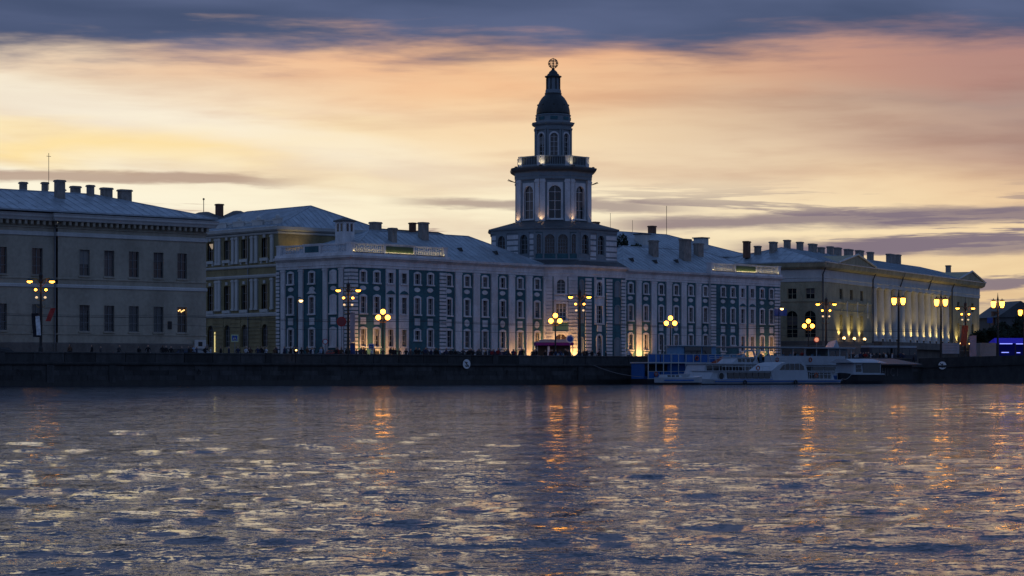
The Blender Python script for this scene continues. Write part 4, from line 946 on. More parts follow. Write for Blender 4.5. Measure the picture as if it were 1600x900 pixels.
def make_tall_lamp():
    r = thing('street_lamp', 'x', 'street lamp', (0,0,0), 0, 'tall ornate lamps along the embankment')
    b = MB(); b.lathe([(.42,0),(.42,.5),(.30,.6),(.26,1.4),(.18,1.6),(.16,4.5),(.13,8.0),(.10,10.2),(.04,10.4),(.03,11.0)], 10); b.build('pole', M_IRON, r)
    for s in (-1, 1):
        b = MB(); b.tube([(0,0,9.1),(s*.5,0,9.55),(s*1.0,0,9.6),(s*1.3,0,9.45)], .06, 6); b.tube([(0,0,8.6),(s*.45,0,9.0),(s*.7,0,9.5)], .04, 5); b.build('arm', M_GOLD, r)
        for z, w in ((8.25,.6),(7.35,.5),(6.6,.55)): b = MB(); b.tube([(0,0,z-.35),(s*w*.6,0,z-.4),(s*w,0,z-.2)], .04, 5); b.build('arm', M_GOLD, r)
    for s in (-1, 1):
        h = MB(); h.lathe([(.10,.28),(.36,.12),(.40,0.),(.38,-.02)], 12, s*1.3, 0, cz=9.3); o = h.build('lamp_head', M_IRON, r)
        b = MB(); b.ball((s*1.3,0,9.27), .32, 12, 8, sz=.7); b.build('globe', M_BULB, o)
        for z, w, m_, q in ((8.25,.6,M_BULB,.17),(7.35,.5,M_BULBD,.17)):
            b = MB(); b.ball((s*w,0,z), q, 10, 7, sz=.8); o = b.build('globe', m_, r)
    b = MB(); b.lathe([(.2,9.0),(.28,9.2),(.2,9.5),(.26,10.0),(.12,10.2)], 8); b.build('crown', M_IRON, r)
    return r
def make_globe_lamp():
    r = thing('street_lamp', 'x', 'street lamp', (0,0,0), 0, 'three-globe lamps along the embankment')
    b = MB(); b.lathe([(.3,0),(.3,.6),(.18,.7),(.12,1.2),(.10,3.5),(.07,6.0),(.12,6.1),(.12,6.2)], 10); b.build('pole', M_IRON, r)
    for s in (-1, 1): b = MB(); b.tube([(0,0,5.2),(s*.35,0,5.15),(s*.62,0,5.45)], .045, 6); b.build('arm', M_GOLD, r)
    for x, z in ((0,6.55),(-.62,5.8),(.62,5.8)): b = MB(); b.ball((x,0,z), .33, 14, 9); b.build('globe', M_BULB, r)
    return r
def make_lantern_lamp():
    r = thing('street_lamp', 'x', 'street lamp', (0,0,0), 0, 'twin-lantern lamps near the columned museum')
    b = MB(); b.lathe([(.4,0),(.4,.8),(.24,1.0),(.2,1.6),(.17,6.),(.13,10.6),(.2,10.7),(.08,11.4),(.02,12.0)], 10); b.build('pole', M_IRON, r)
    b = MB(); b.box(-1.1,1.1,-.05,.05,9.35,9.45); b.box(-1.1,1.1,-.05,.05,10.75,10.82); b.build('crossbar', M_IRON, r)
    for s in (-1, 1):
        b = MB(); b.lathe([(.20,9.5),(.36,9.9),(.40,10.4),(.34,10.55)], 8, s*.72, 0, PI/8); g_ = b.build('lantern', M_BULB, r)
        b = MB(); b.lathe([(.5,10.56),(.3,10.72),(.06,10.9),(.03,11.1)], 8, s*.72, 0, PI/8); b.build('cap', M_IRON, g_)
    return r
tl, gl_, ll = make_tall_lamp(), make_globe_lamp(), make_lantern_lamp()
first = {id(tl): True, id(gl_): True, id(ll): True}
def place_lamp(proto, loc, rz, label, s=.97):
    o = proto if first[id(proto)] else copy_tree(proto)
    first[id(proto)] = False
    o.location = loc; o.rotation_euler = (0,0,rz); o.scale = (s,s,s); o['label'] = label; return o
for x, y, lab in ((-53.9,266.5,'tall ornate lamp with flags, before the pale cream building'),(-20.7,294.4,'tall ornate lamp with banners, before the corner of the teal museum'),(9.3,319.6,'tall ornate lamp before the centre of the teal museum'),(47.4,351.5,'tall ornate lamp behind the moored boats'),(72.5,372.6,'tall ornate lamp with red flag, before the columned museum')):
    place_lamp(tl, (x,y,GZ), R(4), lab)
for x, y, lab in ((-16.5,297.9,'three-globe lamp before the left pavilion of the teal museum'),(5.9,316.7,'three-globe lamp before the arched doorway of the teal museum'),(22.5,330.6,'three-globe lamp above the blue barge'),(44.4,349.,'three-globe lamp above the long white boats')):
    place_lamp(gl_, (x,y,GZ), R(3), lab)
for x, y, lab in ((60.1,362.2,'twin-lantern lamp before the middle of the colonnade'),(67.9,368.7,'twin-lantern lamp before the right end of the colonnade'),(78.8,377.9,'twin-lantern lamp standing before the dark trees and sky'),(83.4,379.5,'twin-lantern lamp beside the blue lit stage')):
    place_lamp(ll, (x,y,GZ), R(2), lab, .97 if x < 80 else .84)
# single lamps hung on thin poles or wall brackets
def single_lamp(x, y, z, zb, lab, r=.27):
    t_ = thing('street_lamp', lab, 'street lamp', (x,y,zb))
    b = MB(); b.tube([(0,0,0),(0,0,z-zb+.2),(.2,0,z-zb+.45),(.5,0,z-zb+.4)], .07, 6); b.build('pole', M_IRON, t_)
    b = MB(); b.lathe([(.06,.2),(.3,.05),(.3,0.)], 10, .5, 0, cz=z-zb+.1); b.build('lamp_head', M_IRON, t_)
    b = MB(); b.ball((.5,0,z-zb+.02), r, 10, 7, sz=.8); b.build('globe', M_BULBW, t_)
single_lamp(-28.4, 308., 11.0, GZ, 'single lamp on a thin pole before the end wall of the teal museum')
single_lamp(-27., 286., 4.2, GZ, 'short single lamp near the ochre corner building', .12)
p = kp(94.6,-2.2,0); single_lamp(p[0]-.5, p[1], 12.1, KZ, 'single lamp on a thin pole before the right pavilion', .28)
p = (84.8, 378.)
single_lamp(p[0], p[1], 7.2, GZ, 'single pale lamp beside the blue lit stage', .3)
# banners, flags and signs on the lamps
def banner(x, y, z0, z1, w, m_, label, rz=0., tilt=0.):
    t_ = thing('banner', label, 'banner', (x,y,z0), rz)
    b = MB(); n = 6; vs = []
    for j in range(n+1):
        for k in range(4): f_ = j/n; vs.append((w*k/3+tilt*(f_)*1., .06*math.sin(j*1.4+k), (z1-z0)*f_))
    b.add(vs, [(j*4+k,j*4+k+1,(j+1)*4+k+1,(j+1)*4+k) for j in range(n) for k in range(3)]); b.build('cloth', m_, t_)
    b = MB(); b.tube([(-.15 if w > 0 else .15,0,z1-z0),(w,0,z1-z0+.02)], .03, 5); b.build('rod', M_IRON, t_); return t_
banner(-20.45,294.2,GZ+2.4,GZ+6.1,.62,mat('pale_banner',(.50,.36,.36),.8),'tall pale banner hung on the ornate lamp before the teal museum')
o = banner(-20.4,294.15,GZ+.6,GZ+2.3,.6,mat('dark_blue_banner',(.04,.06,.18),.8),'dark blue banner low on the ornate lamp before the teal museum')
o = banner(-54.75,266.3,GZ+2.6,GZ+5.3,.85,mat('flag_black',(.02,.02,.025),.8),'dark flag on the ornate lamp before the pale cream building', tilt=-.2)
banner(-54.3,266.1,GZ+2.8,GZ+5.0,.5,M_SIGNW,'white flag on the ornate lamp before the pale cream building', tilt=-.15)
banner(-53.3,266.1,GZ+4.4,GZ+5.9,.6,M_RED,'red flag leaning from the ornate lamp before the pale cream building', tilt=.6)
banner(71.6,372.2,GZ+3.0,GZ+6.2,1.0,mat('red_orange_cloth',(.42,.09,.04),.8),'red flag hung on the ornate lamp before the columned museum', tilt=.3)
banner(73.1,372.2,GZ+1.3,GZ+4.6,1.1,mat('pink_banner',(.42,.30,.32),.8),'pale pink banner low on the ornate lamp before the columned museum')
def round_sign(x, y, z, r, m1, m2, label, zb=GZ):
    t_ = thing('road_sign', label, 'road sign', (x,y,zb))
    b = MB(); b.tube([(0,.06,0),(0,.06,z-zb+r*.6)], .05, 6); b.build('post', M_GREY, t_)
    n = 20
    for rr, yy, m_, nm in ((r,0,m1,'disc'),(r*.72,-.02,m2,'face')):
        b = MB(); b.add([(rr*math.cos(2*PI*k/n), yy, z-zb+rr*math.sin(2*PI*k/n)) for k in range(n)]+[(rr*math.cos(2*PI*k/n), yy+.03, z-zb+rr*math.sin(2*PI*k/n)) for k in range(n)], [tuple(range(n))]+[(k,n+k,n+(k+1)%n,(k+1)%n) for k in range(n)]); b.build(nm, m_, t_)
    return t_
def square_sign(x, y, z, s, label, zb=GZ, lit=False):
    t_ = thing('road_sign', label, 'road sign', (x,y,zb))
    b = MB(); b.tube([(0,.06,0),(0,.06,z-zb+s*.5)], .05, 6); b.build('post', M_GREY, t_)
    b = MB(); b.box(-s,s,0,.04,z-zb-s,z-zb+s); b.build('plate', mat('sign_border_yellow_green',(.55,.62,.35),.5,var=0) if lit else M_SIGNW, t_)
    q = s*.74; b = MB(); b.box(-q,q,-.012,0,z-zb-q,z-zb+q); b.build('field', M_SIGNB, t_)
    b = MB(); zz = z-zb; b.add([(-q*.8,-.02,zz-q*.8),(q*.8,-.02,zz-q*.8),(0,-.02,zz+q*.85)], [(0,1,2)]); b.build('triangle', M_SIGNW, t_)
    b = MB(); b.tube([(0,-.03,zz+q*.25),(.02,-.03,zz-q*.2),(-.15,-.03,zz-q*.7)], .05, 4); b.tube([(.02,-.03,zz-q*.2),(.18,-.03,zz-q*.7)], .05, 4); b.ball((0,-.03,zz+q*.42), .08, 6, 4); b.build('walking_figure', M_IRON, t_)
square_sign(-33.8, 284., GZ+2.75, .44, 'square blue pedestrian crossing sign before the ochre corner building', lit=True)
square_sign(-17.9, 296.5, GZ+1.9, .36, 'square blue pedestrian crossing sign before a lit window of the teal museum')
round_sign(-21.5, 293.8, GZ+5.0, .62, M_RED, mat('sign_red_dark',(.30,.05,.05),.5,var=0), 'round red sign beside the ornate lamp before the teal museum')
round_sign(-23.4, 292., GZ+2.45, .36, M_RED, M_SIGNW, 'round red and white road sign before the end wall of the teal museum')
round_sign(7.9, 317.8, GZ+3.2, .55, M_SIGNW, M_SIGNB, 'round blue road sign before the arched doorway of the teal museum')
round_sign(45.9, 351., GZ+3.6, .45, M_RED, emit('lit_sign_face',(1.,.45,.25),.5), 'small lit red and white sign above the moored boats')
b = MB(); b.box(-1.05,1.05,0,.06,0,1.1); o = b.build('street_sign', M_SIGNB, None, (kp(95.6,-1.2)[0],kp(95.6,-1.2)[1],11.0), R(5)); tag(o, 'dark blue sign panel at the right corner of the teal museum', 'sign')
b = MB(); b.tube([(.0,.1,-8.3),(.0,.1,.6)], .06, 6); b.build('post', M_GREY, o)
b = MB(); b.box(-.12,.12,-.02,.02,0,2.5); b.box(-.12,.12,-.02,.02,2.65,3.0); o = b.build('lit_doorway', M_LITW, B2, f2.at(D2-16.2,.1,1.9), f2.a)

# overhead wires above the road
for k, (ins, z, sag) in enumerate(((5.5,8.3,.25),(6.5,8.3,.3),(9.,8.6,.3),(10.,7.4,.35))):
    t = -75
    pts = []
    while t <= 100:
        pts.append(quay(t, ins, z-sag*math.sin(PI*(((t+75) % 35)/35)))); t += 5
    b = MB(); b.tube(pts, .018, 4); tag(b.build('overhead_wire', M_IRON), 'thin black overhead wire strung above the embankment road', 'wire', 'overhead wires above the road')

# ------------------------------------------------------------------ boats
def boat(name, label, loc, rz, group=None): return thing(name, label, 'boat', (loc[0],loc[1],WZ), rz, group)
def hull(parent, L, Bm, z_deck, m_low, m_up, split=.35, bow=.18, stern=.04, sheer=.25, flip=False, name='hull'):
    """pointed bow at x=0 (or at x=L when flipped); y from 0 (near side) to Bm"""
    n = 22
    def sec(i):
        t = i/n; x = L*t
        tb = 1-t if flip else t
        f = min(1., (tb/bow))**.55 if tb < bow else 1.
        g = 1.-.12*max(0, (tb-(1-stern*3))/(stern*3))
        return x, max(.03, f*g)*Bm/2, z_deck+sheer*max(0, 1-tb/.35)**2
    for z0, z1, k0, k1, m_, nm in ((-.7,split,.80,.94,m_low,'hull_bottom'),(split,None,.945,1.,m_up,name)):
        b = MB(); vs = []; fs = []
        for i in range(n+1):
            x, hw, zd = sec(i); zt = z1 if z1 is not None else zd; y = Bm/2
            vs += [(x,y-hw*k0,z0),(x,y-hw*k1,zt),(x,y+hw*k1,zt),(x,y+hw*k0,z0)]
        for i in range(n):
            for q in range(3): fs.append((i*4+q,(i+1)*4+q,(i+1)*4+q+1,i*4+q+1))
        fs.append((0,1,2,3)); fs.append((n*4,n*4+3,n*4+2,n*4+1)); b.add(vs, fs); b.build(nm, m_, parent)
def cabin(parent, x0, x1, y0, y1, z0, z1, m, rake0=0., rake1=0., nwin=6, wz0=.25, wz1=.8, mw=None, roof=None, ov=.12, name='cabin'):
    b = MB(); b.add([(x0,y0,z0),(x1,y0,z0),(x1,y1,z0),(x0,y1,z0),(x0+rake0,y0+.1,z1),(x1-rake1,y0+.1,z1),(x1-rake1,y1-.1,z1),(x0+rake0,y1-.1,z1)],[(0,3,2,1),(4,5,6,7),(0,1,5,4),(1,2,6,5),(2,3,7,6),(3,0,4,7)])
    o = b.build(name, m, parent); h = z1-z0
    for k in range(nwin):
        a = x0+rake0*.8+.2+(x1-x0-rake0*.8-rake1*.8-.4)*k/nwin+.09; c = a+(x1-x0-rake0*.8-rake1*.8-.4)/nwin-.16
        za, zb = z0+h*wz0, z0+h*wz1; ya, yb = y0+.1*wz0-.025, y0+.1*wz1-.025
        w = MB(); w.add([(a,ya,za),(c,ya,za),(c,yb,zb),(a,yb,zb),(a,ya+.04,za),(c,ya+.04,za),(c,yb+.04,zb),(a,yb+.04,zb)],[(0,1,2,3),(0,4,5,1),(1,5,6,2),(2,6,7,3),(3,7,4,0)]); w.build('window', mw or M_GLASS[0], o)
    if roof: r = MB(); r.box(x0+rake0-ov,x1-rake1+ov,y0-ov,y1+ov,z1,z1+.1); r.build('roof', roof, o)
    return o
def railing(parent, x0, x1, y, z0, h, m=None, n=None, bars=2):
    b = MB(); n = n or max(2, int((x1-x0)/1.2))
    for k in range(n+1): x = x0+(x1-x0)*k/n; b.tube([(x,y,z0),(x,y,z0+h)], .03, 4)
    for k in range(bars): zz = z0+h*(1-k/bars*.55); b.tube([(x0,y,zz),(x1,y,zz)], .028, 4)
    return b.build('railing', m or M_RAIL, parent)
def tyre(parent, x, y, z): b = MB(); b.torus((x,y,z), .24, .1, (0,1,0), 14, 6); b.build('fender_tyre', M_IRON, parent)
# blue restaurant barge
bg_ = boat('barge', 'blue two-deck restaurant barge with railings moored against the granite wall', (18.5,317.7), R(40))
b = MB(); b.box(0,18.8,0,3.4,-.8,.75); b.build('hull', M_HULL, bg_)
b = MB(); b.box(.05,18.75,.9,3.3,.75,2.9); b.build('lower_house', M_BARGEB, bg_)
for k in range(8):
    x = .15+2.3*k
    b = MB(); b.box(x+.08,x+2.2,.0,.06,.80,1.72); b.build('rail_panel', M_BARGEB, bg_)
    b = MB(); b.box(x+.08,x+2.2,.02,.08,3.05,4.1); b.build('rail_panel', M_BARGEB if k < 6 else M_BARGEP, bg_)
    if k not in (2, 3):
        b = MB(); b.box(x+.15,x+2.1,.86,.895,1.1,2.75); b.build('window', M_GLASS[0], bg_)
b = MB(); b.box(-.05,18.85,-.05,3.45,2.88,3.04); b.build('upper_deck', M_RAIL, bg_)
po = MB(); po.box(-.05,.05,-.06,.04,0,3.4); po_me = po.mesh('post')
for k in range(14): obj('post', po_me, M_RAIL, bg_, (.1+1.43*k, 0, .75))
b = MB(); b.box(0,18.8,-.05,.05,1.74,1.80); b.box(0,18.8,-.05,.05,4.12,4.18); b.box(0,18.8,-.05,.05,.74,.82); b.build('rail', M_RAIL, bg_)
uc_ = cabin(bg_, 6.6, 14.2, 1.0, 3.2, 3.04, 5.3, M_BARGEP, nwin=0, roof=M_RAIL, ov=.35)
for a, c in ((8.0,11.2),(11.5,13.2)): b = MB(); b.box(a,c,.97,1.03,3.5,5.2); b.build('window', M_GLASS[0], uc_)
b = MB(); b.add([(12.,-1.4,2.9),(17.0,-1.4,2.9),(17.0,1.5,2.9),(12.,1.5,2.9),(14.4,0,3.95)],[(0,1,4),(1,2,4),(2,3,4),(3,0,4),(0,3,2,1)]); b.build('orange_awning', M_ORANGE, bg_)
for x in (12.1, 16.9): b = MB(); b.tube([(x,-1.35,.2),(x,-1.35,2.9)], .04, 5); b.build('awning_post', M_RAIL, bg_)
b = MB(); b.box(11.8,17.2,-1.5,-.1,-.6,.3); b.build('landing_float', M_HULL, bg_)
b = MB(); b.tube([(3.1,.3,3.0),(3.1,.3,5.6)], .05, 5); b.add([(3.1,.3,4.2),(3.1,.3,5.6),(2.8,.32,4.1)],[(0,1,2)]); b.build('flagstaff', M_IRON, bg_)
# small motor boat
sb = boat('motor_boat', 'small white motor boat with blue stripes lying alongside the blue barge', (19.3,296), R(30))
hull(sb, 6.6, 2.4, .95, M_HULL, M_BOATW, .30, flip=True)
cabin(sb, .5, 3.2, .4, 2.0, .92, 1.32, M_BOATW, .1, .4, nwin=3, wz0=.3, wz1=.8)
b = MB(); b.box(.1,4.6,-.03,.05,.50,.68); b.build('stripe', M_BOATB, sb)
# front river boat
A = boat('river_boat', 'long low white river boat with arched wheelhouse and round porthole, front of the moored boats', (23.3,302.5), R(38))
hull(A, 28, 5.0, .62, M_HULL, M_BOATW, .14, flip=False, bow=.14)
b = MB(); b.box(4.2,27.6,-.03,.05,.36,.50); b.build('stripe', M_BOATB, A)
b = MB(); b.box(3.9,27.9,-.06,.06,.56,.64); b.build('rubbing_strake', M_BOATW, A)
ca = cabin(A, 3.4, 15.0, .35, 4.65, .55, 1.75, M_BOATW, .9, .1, nwin=0, roof=M_BOATW, ov=.15)
for k in range(7):
    a = 6.7+1.14*k; b = MB(); b.box(a,a+1.02,.31,.42,.80,1.58); b.build('window', M_GLASS[0], ca)
b = MB(); b.add([(.62*math.cos(2*PI*k/18)+5.6, .315, 1.12+.5*math.sin(2*PI*k/18)) for k in range(18)], [tuple(range(18))]); b.build('porthole', M_IRON, ca)
b = MB(); b.torus((5.6,.33,1.12), .5, .06, (0,1,0), 20, 6); b.build('porthole_rim', M_BOATW, ca)
wh = MB(); prof = [(15.0,.55),(14.6,1.75),(15.6,2.35),(16.6,2.85),(17.6,3.0),(20.4,3.0),(21.2,2.6),(21.6,1.5),(21.6,.55)]
n = len(prof); wh.add([(x,.3,z) for x,z in prof]+[(x,4.7,z) for x,z in prof], [tuple(range(n)), tuple(range(2*n-1,n-1,-1))]+[(i,(i+1)%n,n+(i+1)%n,n+i) for i in range(n)]); who = wh.build('wheelhouse', M_BOATW, A)
gp = [(16.2,1.95),(16.9,2.6),(17.7,2.8),(20.2,2.8),(20.8,2.45),(20.9,1.95)]
b = MB(); b.add([(x,.28,z) for x,z in gp], [tuple(range(6))]); gw = b.build('wheelhouse_window', M_GLASS[0], who)
for x in (17.2,18.1,19.0,19.9): b = MB(); b.box(x,x+.06,.25,.285,1.95,2.78); b.build('glazing_bars', M_BOATW, gw)
cb = cabin(A, 21.6, 27.0, .5, 4.5, .55, 1.75, M_BOATW, .0, .5, nwin=6, wz0=.2, wz1=.9, roof=M_BOATW, ov=.25)
railing(A, 21.8, 27.2, .2, .62, .95, bars=2)
railing(A, 6.0, 14.6, .6, 1.85, .55, bars=1)
railing(A, .6, 3.2, 1.6, .8, .75)
for x in (9.5, 18.9): tyre(A, x, -.1, .3)
b = MB(); b.tube([(12.,2.5,1.85),(12.,2.5,3.4)], .035, 5); b.build('mast', M_RAIL, A)
b = MB(); b.box(3.5,15.,.27,.34,.60,.72); b.build('stripe', M_BOATB, A)
# second boat behind it
S = boat('river_boat', 'white river boat with a dark glazed saloon and radar arch, between barge and big ship', (24.0,313.), R(39))
hull(S, 22, 4.6, 1.2, M_HULL, M_BOATW, .35, bow=.16)
b = MB(); b.box(3.8,21.4,-.03,.05,.75,.95); b.build('stripe', M_BOATB, S)
cabin(S, 2.5, 16., .4, 4.2, 1.15, 2.75, M_BOATW, .8, .3, nwin=10, wz0=.22, wz1=.88, roof=M_BOATW, ov=.2)
railing(S, 4.0, 8.0, .5, 2.85, .9); railing(S, 16.6, 19.0, .5, 2.85, .8)
cabin(S, 8.5, 13.5, .8, 3.8, 2.85, 3.65, M_BOATW, 1.2, .5, nwin=4, roof=M_BOATW)
b = MB(); b.tube([(12.5,.8,2.85),(14.0,.8,4.7),(15.4,.8,4.7),(16.4,.8,2.85)], .09, 6); b.tube([(12.5,3.6,2.85),(14.0,3.6,4.7),(15.4,3.6,4.7),(16.4,3.6,2.85)], .09, 6); b.tube([(14.7,.8,4.7),(14.7,3.6,4.7)], .07, 5); b.build('radar_arch', M_BOATW, S)
railing(S, 16.4, 21.4, .4, 1.2, 1.0)
# big double-deck ship with open upper deck under a canopy
G = boat('passenger_ship', 'large white two-deck passenger ship with flat canopy over its open upper deck', (32.0,329.5), R(40))
hull(G, 26., 6.0, 1.2, M_HULL, M_BOATB, .5, bow=.12)
cg = cabin(G, 2.0, 24.0, .3, 5.7, 1.15, 2.75, M_BOATW, .5, .2, nwin=0)
for k in range(8): a = 2.9+2.55*k; b = MB(); b.box(a,a+2.35,.28,.36,1.35,2.5); b.build('window', M_GLASS[2], cg)
b = MB(); b.box(1.4,24.6,.1,5.9,2.75,2.86); b.build('upper_deck', M_BOATW, G)
b = MB(); b.box(5.5,22.6,.12,.22,2.86,4.05); b.build('bulwark', M_BOATW, G)
for k in range(10): x = 1.5+2.5*k; b = MB(); b.box(x-.05,x+.05,.2,.3,2.86,5.15); b.build('canopy_post', M_RAIL, G)
b = MB(); b.box(.6,24.4,-.1,6.1,5.15,5.28); b.box(.4,24.6,-.2,6.2,5.26,5.34); b.build('canopy', M_BOATW, G)
cabin(G, 19.5, 23.8, .6, 5.2, 2.86, 5.14, M_GREYW, .1, .2, nwin=3, wz0=.35, wz1=.85)
b = MB(); b.add([(22.0,2,5.34),(23.4,2,5.34),(22.8,2,6.5),(22.0,3.6,5.34),(23.4,3.6,5.34),(22.8,3.6,6.2)],[(0,1,2),(3,5,4),(0,2,5,3),(1,4,5,2)]); b.build('funnel', M_BOATW, G)
b = MB(); b.tube([(3.2,.1,2.9),(4.6,.1,5.1)], .08, 5); b.tube([(4.0,.1,2.9),(2.8,.1,5.1)], .08, 5); b.build('brace', M_BOATW, G)
for k in range(9):
    x = 6.5+1.55*k; b = MB(); b.box(x,x+.5,1.6,2.1,2.87,3.35); b.box(x,x+.5,2.1,2.18,3.35,4.3); b.build('deck_seat', M_BARGEP, G)
# right boat
Rb = boat('river_boat', 'short white sightseeing boat with sloping roof beside the grey floating pavilion', (48.3,332.5), R(36))
hull(Rb, 7.0, 4.2, 1.35, M_HULL, M_HULL, .4, bow=.2)
cr = cabin(Rb, .8, 6.2, .2, 4.0, 1.3, 3.05, M_BOATW, .2, -.2, nwin=0)
b = MB(); b.box(2.7,6.1,.17,.24,1.6,2.9); b.build('window', M_GLASS[2], cr)
for k in range(2):
    for q in range(2): b = MB(); b.box(1.35+.55*k,1.8+.55*k,.17,.24,1.75+.52*q,2.2+.52*q); b.build('window', M_GLASS[0], cr)
b = MB(); b.prism([(.2,-.3),(7.0,-.3),(7.0,4.5),(.2,4.5)],3.05,3.6,[(.2,1.2),(5.6,1.2),(5.6,3.),(.2,3.)]); b.build('roof', M_BOATW, cr)
b = MB(); b.box(.7,6.8,-.05,4.2,1.32,1.5); b.build('rubbing_strake', M_BOATW, Rb)
# grey floating pavilion
P = thing('floating_pavilion', 'grey floating landing pavilion with shallow hipped roof beside the quay wall', 'pavilion', (52.3,345.2,WZ), R(40))
b = MB(); b.box(0,11.6,0,5,-.7,.6); b.build('pontoon', M_HULL, P)
b = MB(); b.box(.4,11.2,.5,4.5,.6,2.9); b.build('house', mat('dark_grey_boards', (.05,.052,.055), .8, var=.2), P)
b = MB(); b.prism([(-.6,-.8),(12.2,-.8),(12.2,5.6),(-.6,5.6)],2.9,3.75,[(2.4,2.2),(9.0,2.2),(9.0,2.8),(2.4,2.8)]); b.build('roof', mat('grey_roof', (.10,.105,.11), .6), P)
b = MB(); b.box(-.6,12.2,-.82,-.7,2.72,2.9); b.build('fascia', M_HULL, P)
lt = MB(); zz = 1.15; hh = 1.15
def stroke(x0, z0, x1, z1, w=.16): lt.tube([(x0,.47,zz+z0*hh),(x1,.47,zz+z1*hh)], w/2, 4)
def letters(x):
    stroke(x,0,x,1); stroke(x+.7,0,x+.7,1); stroke(x,.5,x+.7,.5); x += 1.25
    stroke(x,0,x,1); x += .6
    for k in range(7): a0_, a1_ = R(50+k*37), R(50+(k+1)*37); stroke(x+.55+.5*math.cos(a0_),.5+.5*math.sin(a0_),x+.55+.5*math.cos(a1_),.5+.5*math.sin(a1_))
    x += 1.6; stroke(x,0,x,1)
letters(4.4); lt.build('lettering', mat('faded_letter_paint', (.22,.20,.20), .8), P)

for par, pts in ((A,((23.0,.1,1.25),(12.4,.45,2.2))),(S,((18.2,.32,1.8),)),(G,((8.,.05,3.5),(15.,.05,3.5))),(bg_,((9.3,-.1,3.6),(1.5,-.1,1.4)))):
    for p_ in pts: b = MB(); b.torus(p_, .28, .075, (0,1,0), 16, 6); b.build('lifebuoy', M_ORANGE, par)
for (p0, p1, lab) in ((quay(20.,.2,2.7),(17.9,317.0,.9),'slack mooring rope from the quay to the blue barge'),((24.1,303.4,.75),(19.2,315.6,1.5),'thin mooring rope between the front river boat and the barge'),((45.3,320.,.7),(48.6,333.4,1.3),'thin mooring rope between the front river boat and the sightseeing boat')):
    P0, P1 = Vector(p0), Vector(p1); b = MB(); b.tube([P0.lerp(P1, k/8)-Vector((0,0,.35*math.sin(PI*k/8))) for k in range(9)], .03, 5); tag(b.build('mooring_rope', M_GREY), lab, 'rope')

# ------------------------------------------------------------------ trees
M_LEAF = mat('foliage', (.018, .028, .012), .8, var=.35, scale=.7); M_BARK = mat('bark', (.06,.045,.035), .9)
def tree(label, x, y, zb, h, rx, rz_, n, seed, group):
    rnd = random.Random(seed); t_ = thing('tree', label, 'tree', (x,y,zb), 0, group)
    b = MB(); hc = h-rz_; b.tube([(0,0,0),(.1,.1,hc*.5),(.05,0,hc)], [h*.028,h*.02,h*.012], 7)
    for k in range(6):
        a = k*1.05+rnd.random(); b.tube([(.05,.05,hc*.55+.25*k),(rx*.35*math.cos(a),rx*.35*math.sin(a),hc+.1*rz_),(rx*.7*math.cos(a),rx*.7*math.sin(a),hc+rz_*.35)], [h*.011,h*.008,h*.003], 5)
    b.build('trunk', M_BARK, t_)
    cl = [(rnd.gauss(0,.45)*rx, rnd.gauss(0,.45)*rx, hc+rnd.gauss(.05,.42)*rz_, rnd.uniform(.22,.42)*rx) for _ in range(26)]
    b = MB(); vs = []; fs = []
    for k in range(n):
        c = rnd.choice(cl); d_ = Vector((rnd.gauss(0,1),rnd.gauss(0,1),rnd.gauss(0,1))).normalized()*c[3]*rnd.uniform(.6,1.05)
        p = Vector(c[:3])+d_; s_ = rnd.uniform(.16,.36)
        u = Vector((rnd.gauss(0,1),rnd.gauss(0,1),rnd.gauss(0,1))).normalized(); w = u.orthogonal().normalized()
        i = len(vs); vs += [p-u*s_, p+w*s_*.6, p+u*s_, p-w*s_*.6]; fs.append((i,i+1,i+2,i+3))
    b.add(vs, fs); b.build('crown', M_LEAF, t_); return t_
tg = 'trees beyond the columned museum'
for k, (x, y, h, rx) in enumerate(((96.5,466,7.8,3.6),(100.,470,9.4,4.2),(103.5,462,8.8,4.6),(107.5,474,9.8,4.8),(111.5,468,9.6,5.0),(116.,476,10.6,5.0),(121.5,470,9.8,5.))):
    tree('dark leafy tree in the row beyond the columned museum', x, y, GZ, h, rx, h*.46, 11000, 30+k, tg)
for k, (x, y, h, rx) in enumerate(((17.4,392.,20.9,2.3),(20.6,393.5,20.3,2.4))): tree('dark tree top showing above the museum right wing roof', x, y, GZ, h, rx, 2.6, 2600, 60+k, 'trees behind the museum')
# distant gabled house behind the trees
FH = thing('distant_house', 'grey house with a steep dark gabled roof beyond the trees', 'building', (112.,520,GZ), R(12))
b = MB(); b.box(-3.4,6.4,0,12,0,11.5); b.build('wall', mat('dim_render', (.10,.105,.11), .9), FH)
b = MB(); b.add([(-4.2,-.5,11.2),(1.5,-.5,14.9),(7.2,-.5,11.2),(-4.2,12.5,11.2),(1.5,12.5,14.9),(7.2,12.5,11.2)],[(0,2,1),(3,4,5),(0,1,4,3),(1,2,5,4)]); b.build('roof', M_ROOFD, FH)
chimney(FH, -3.2, 3, 11.0, 1.2, 1.2, 1.6, M_CHIMB)
b = MB(); b.box(.9,2.1,-.56,-.5,11.8,13.2); b.build('attic_window', M_GLASS[2], FH)
bb = thing('billboard', 'small dark square board on a post above the trees', 'billboard', (95.6,466,GZ)); b = MB(); b.box(-.55,.55,0,.2,8.7,9.8); b.build('board', M_SIGNB, bb); b = MB(); b.tube([(0,.1,0),(0,.1,8.8)], .08, 6); b.build('post', M_IRON, bb)

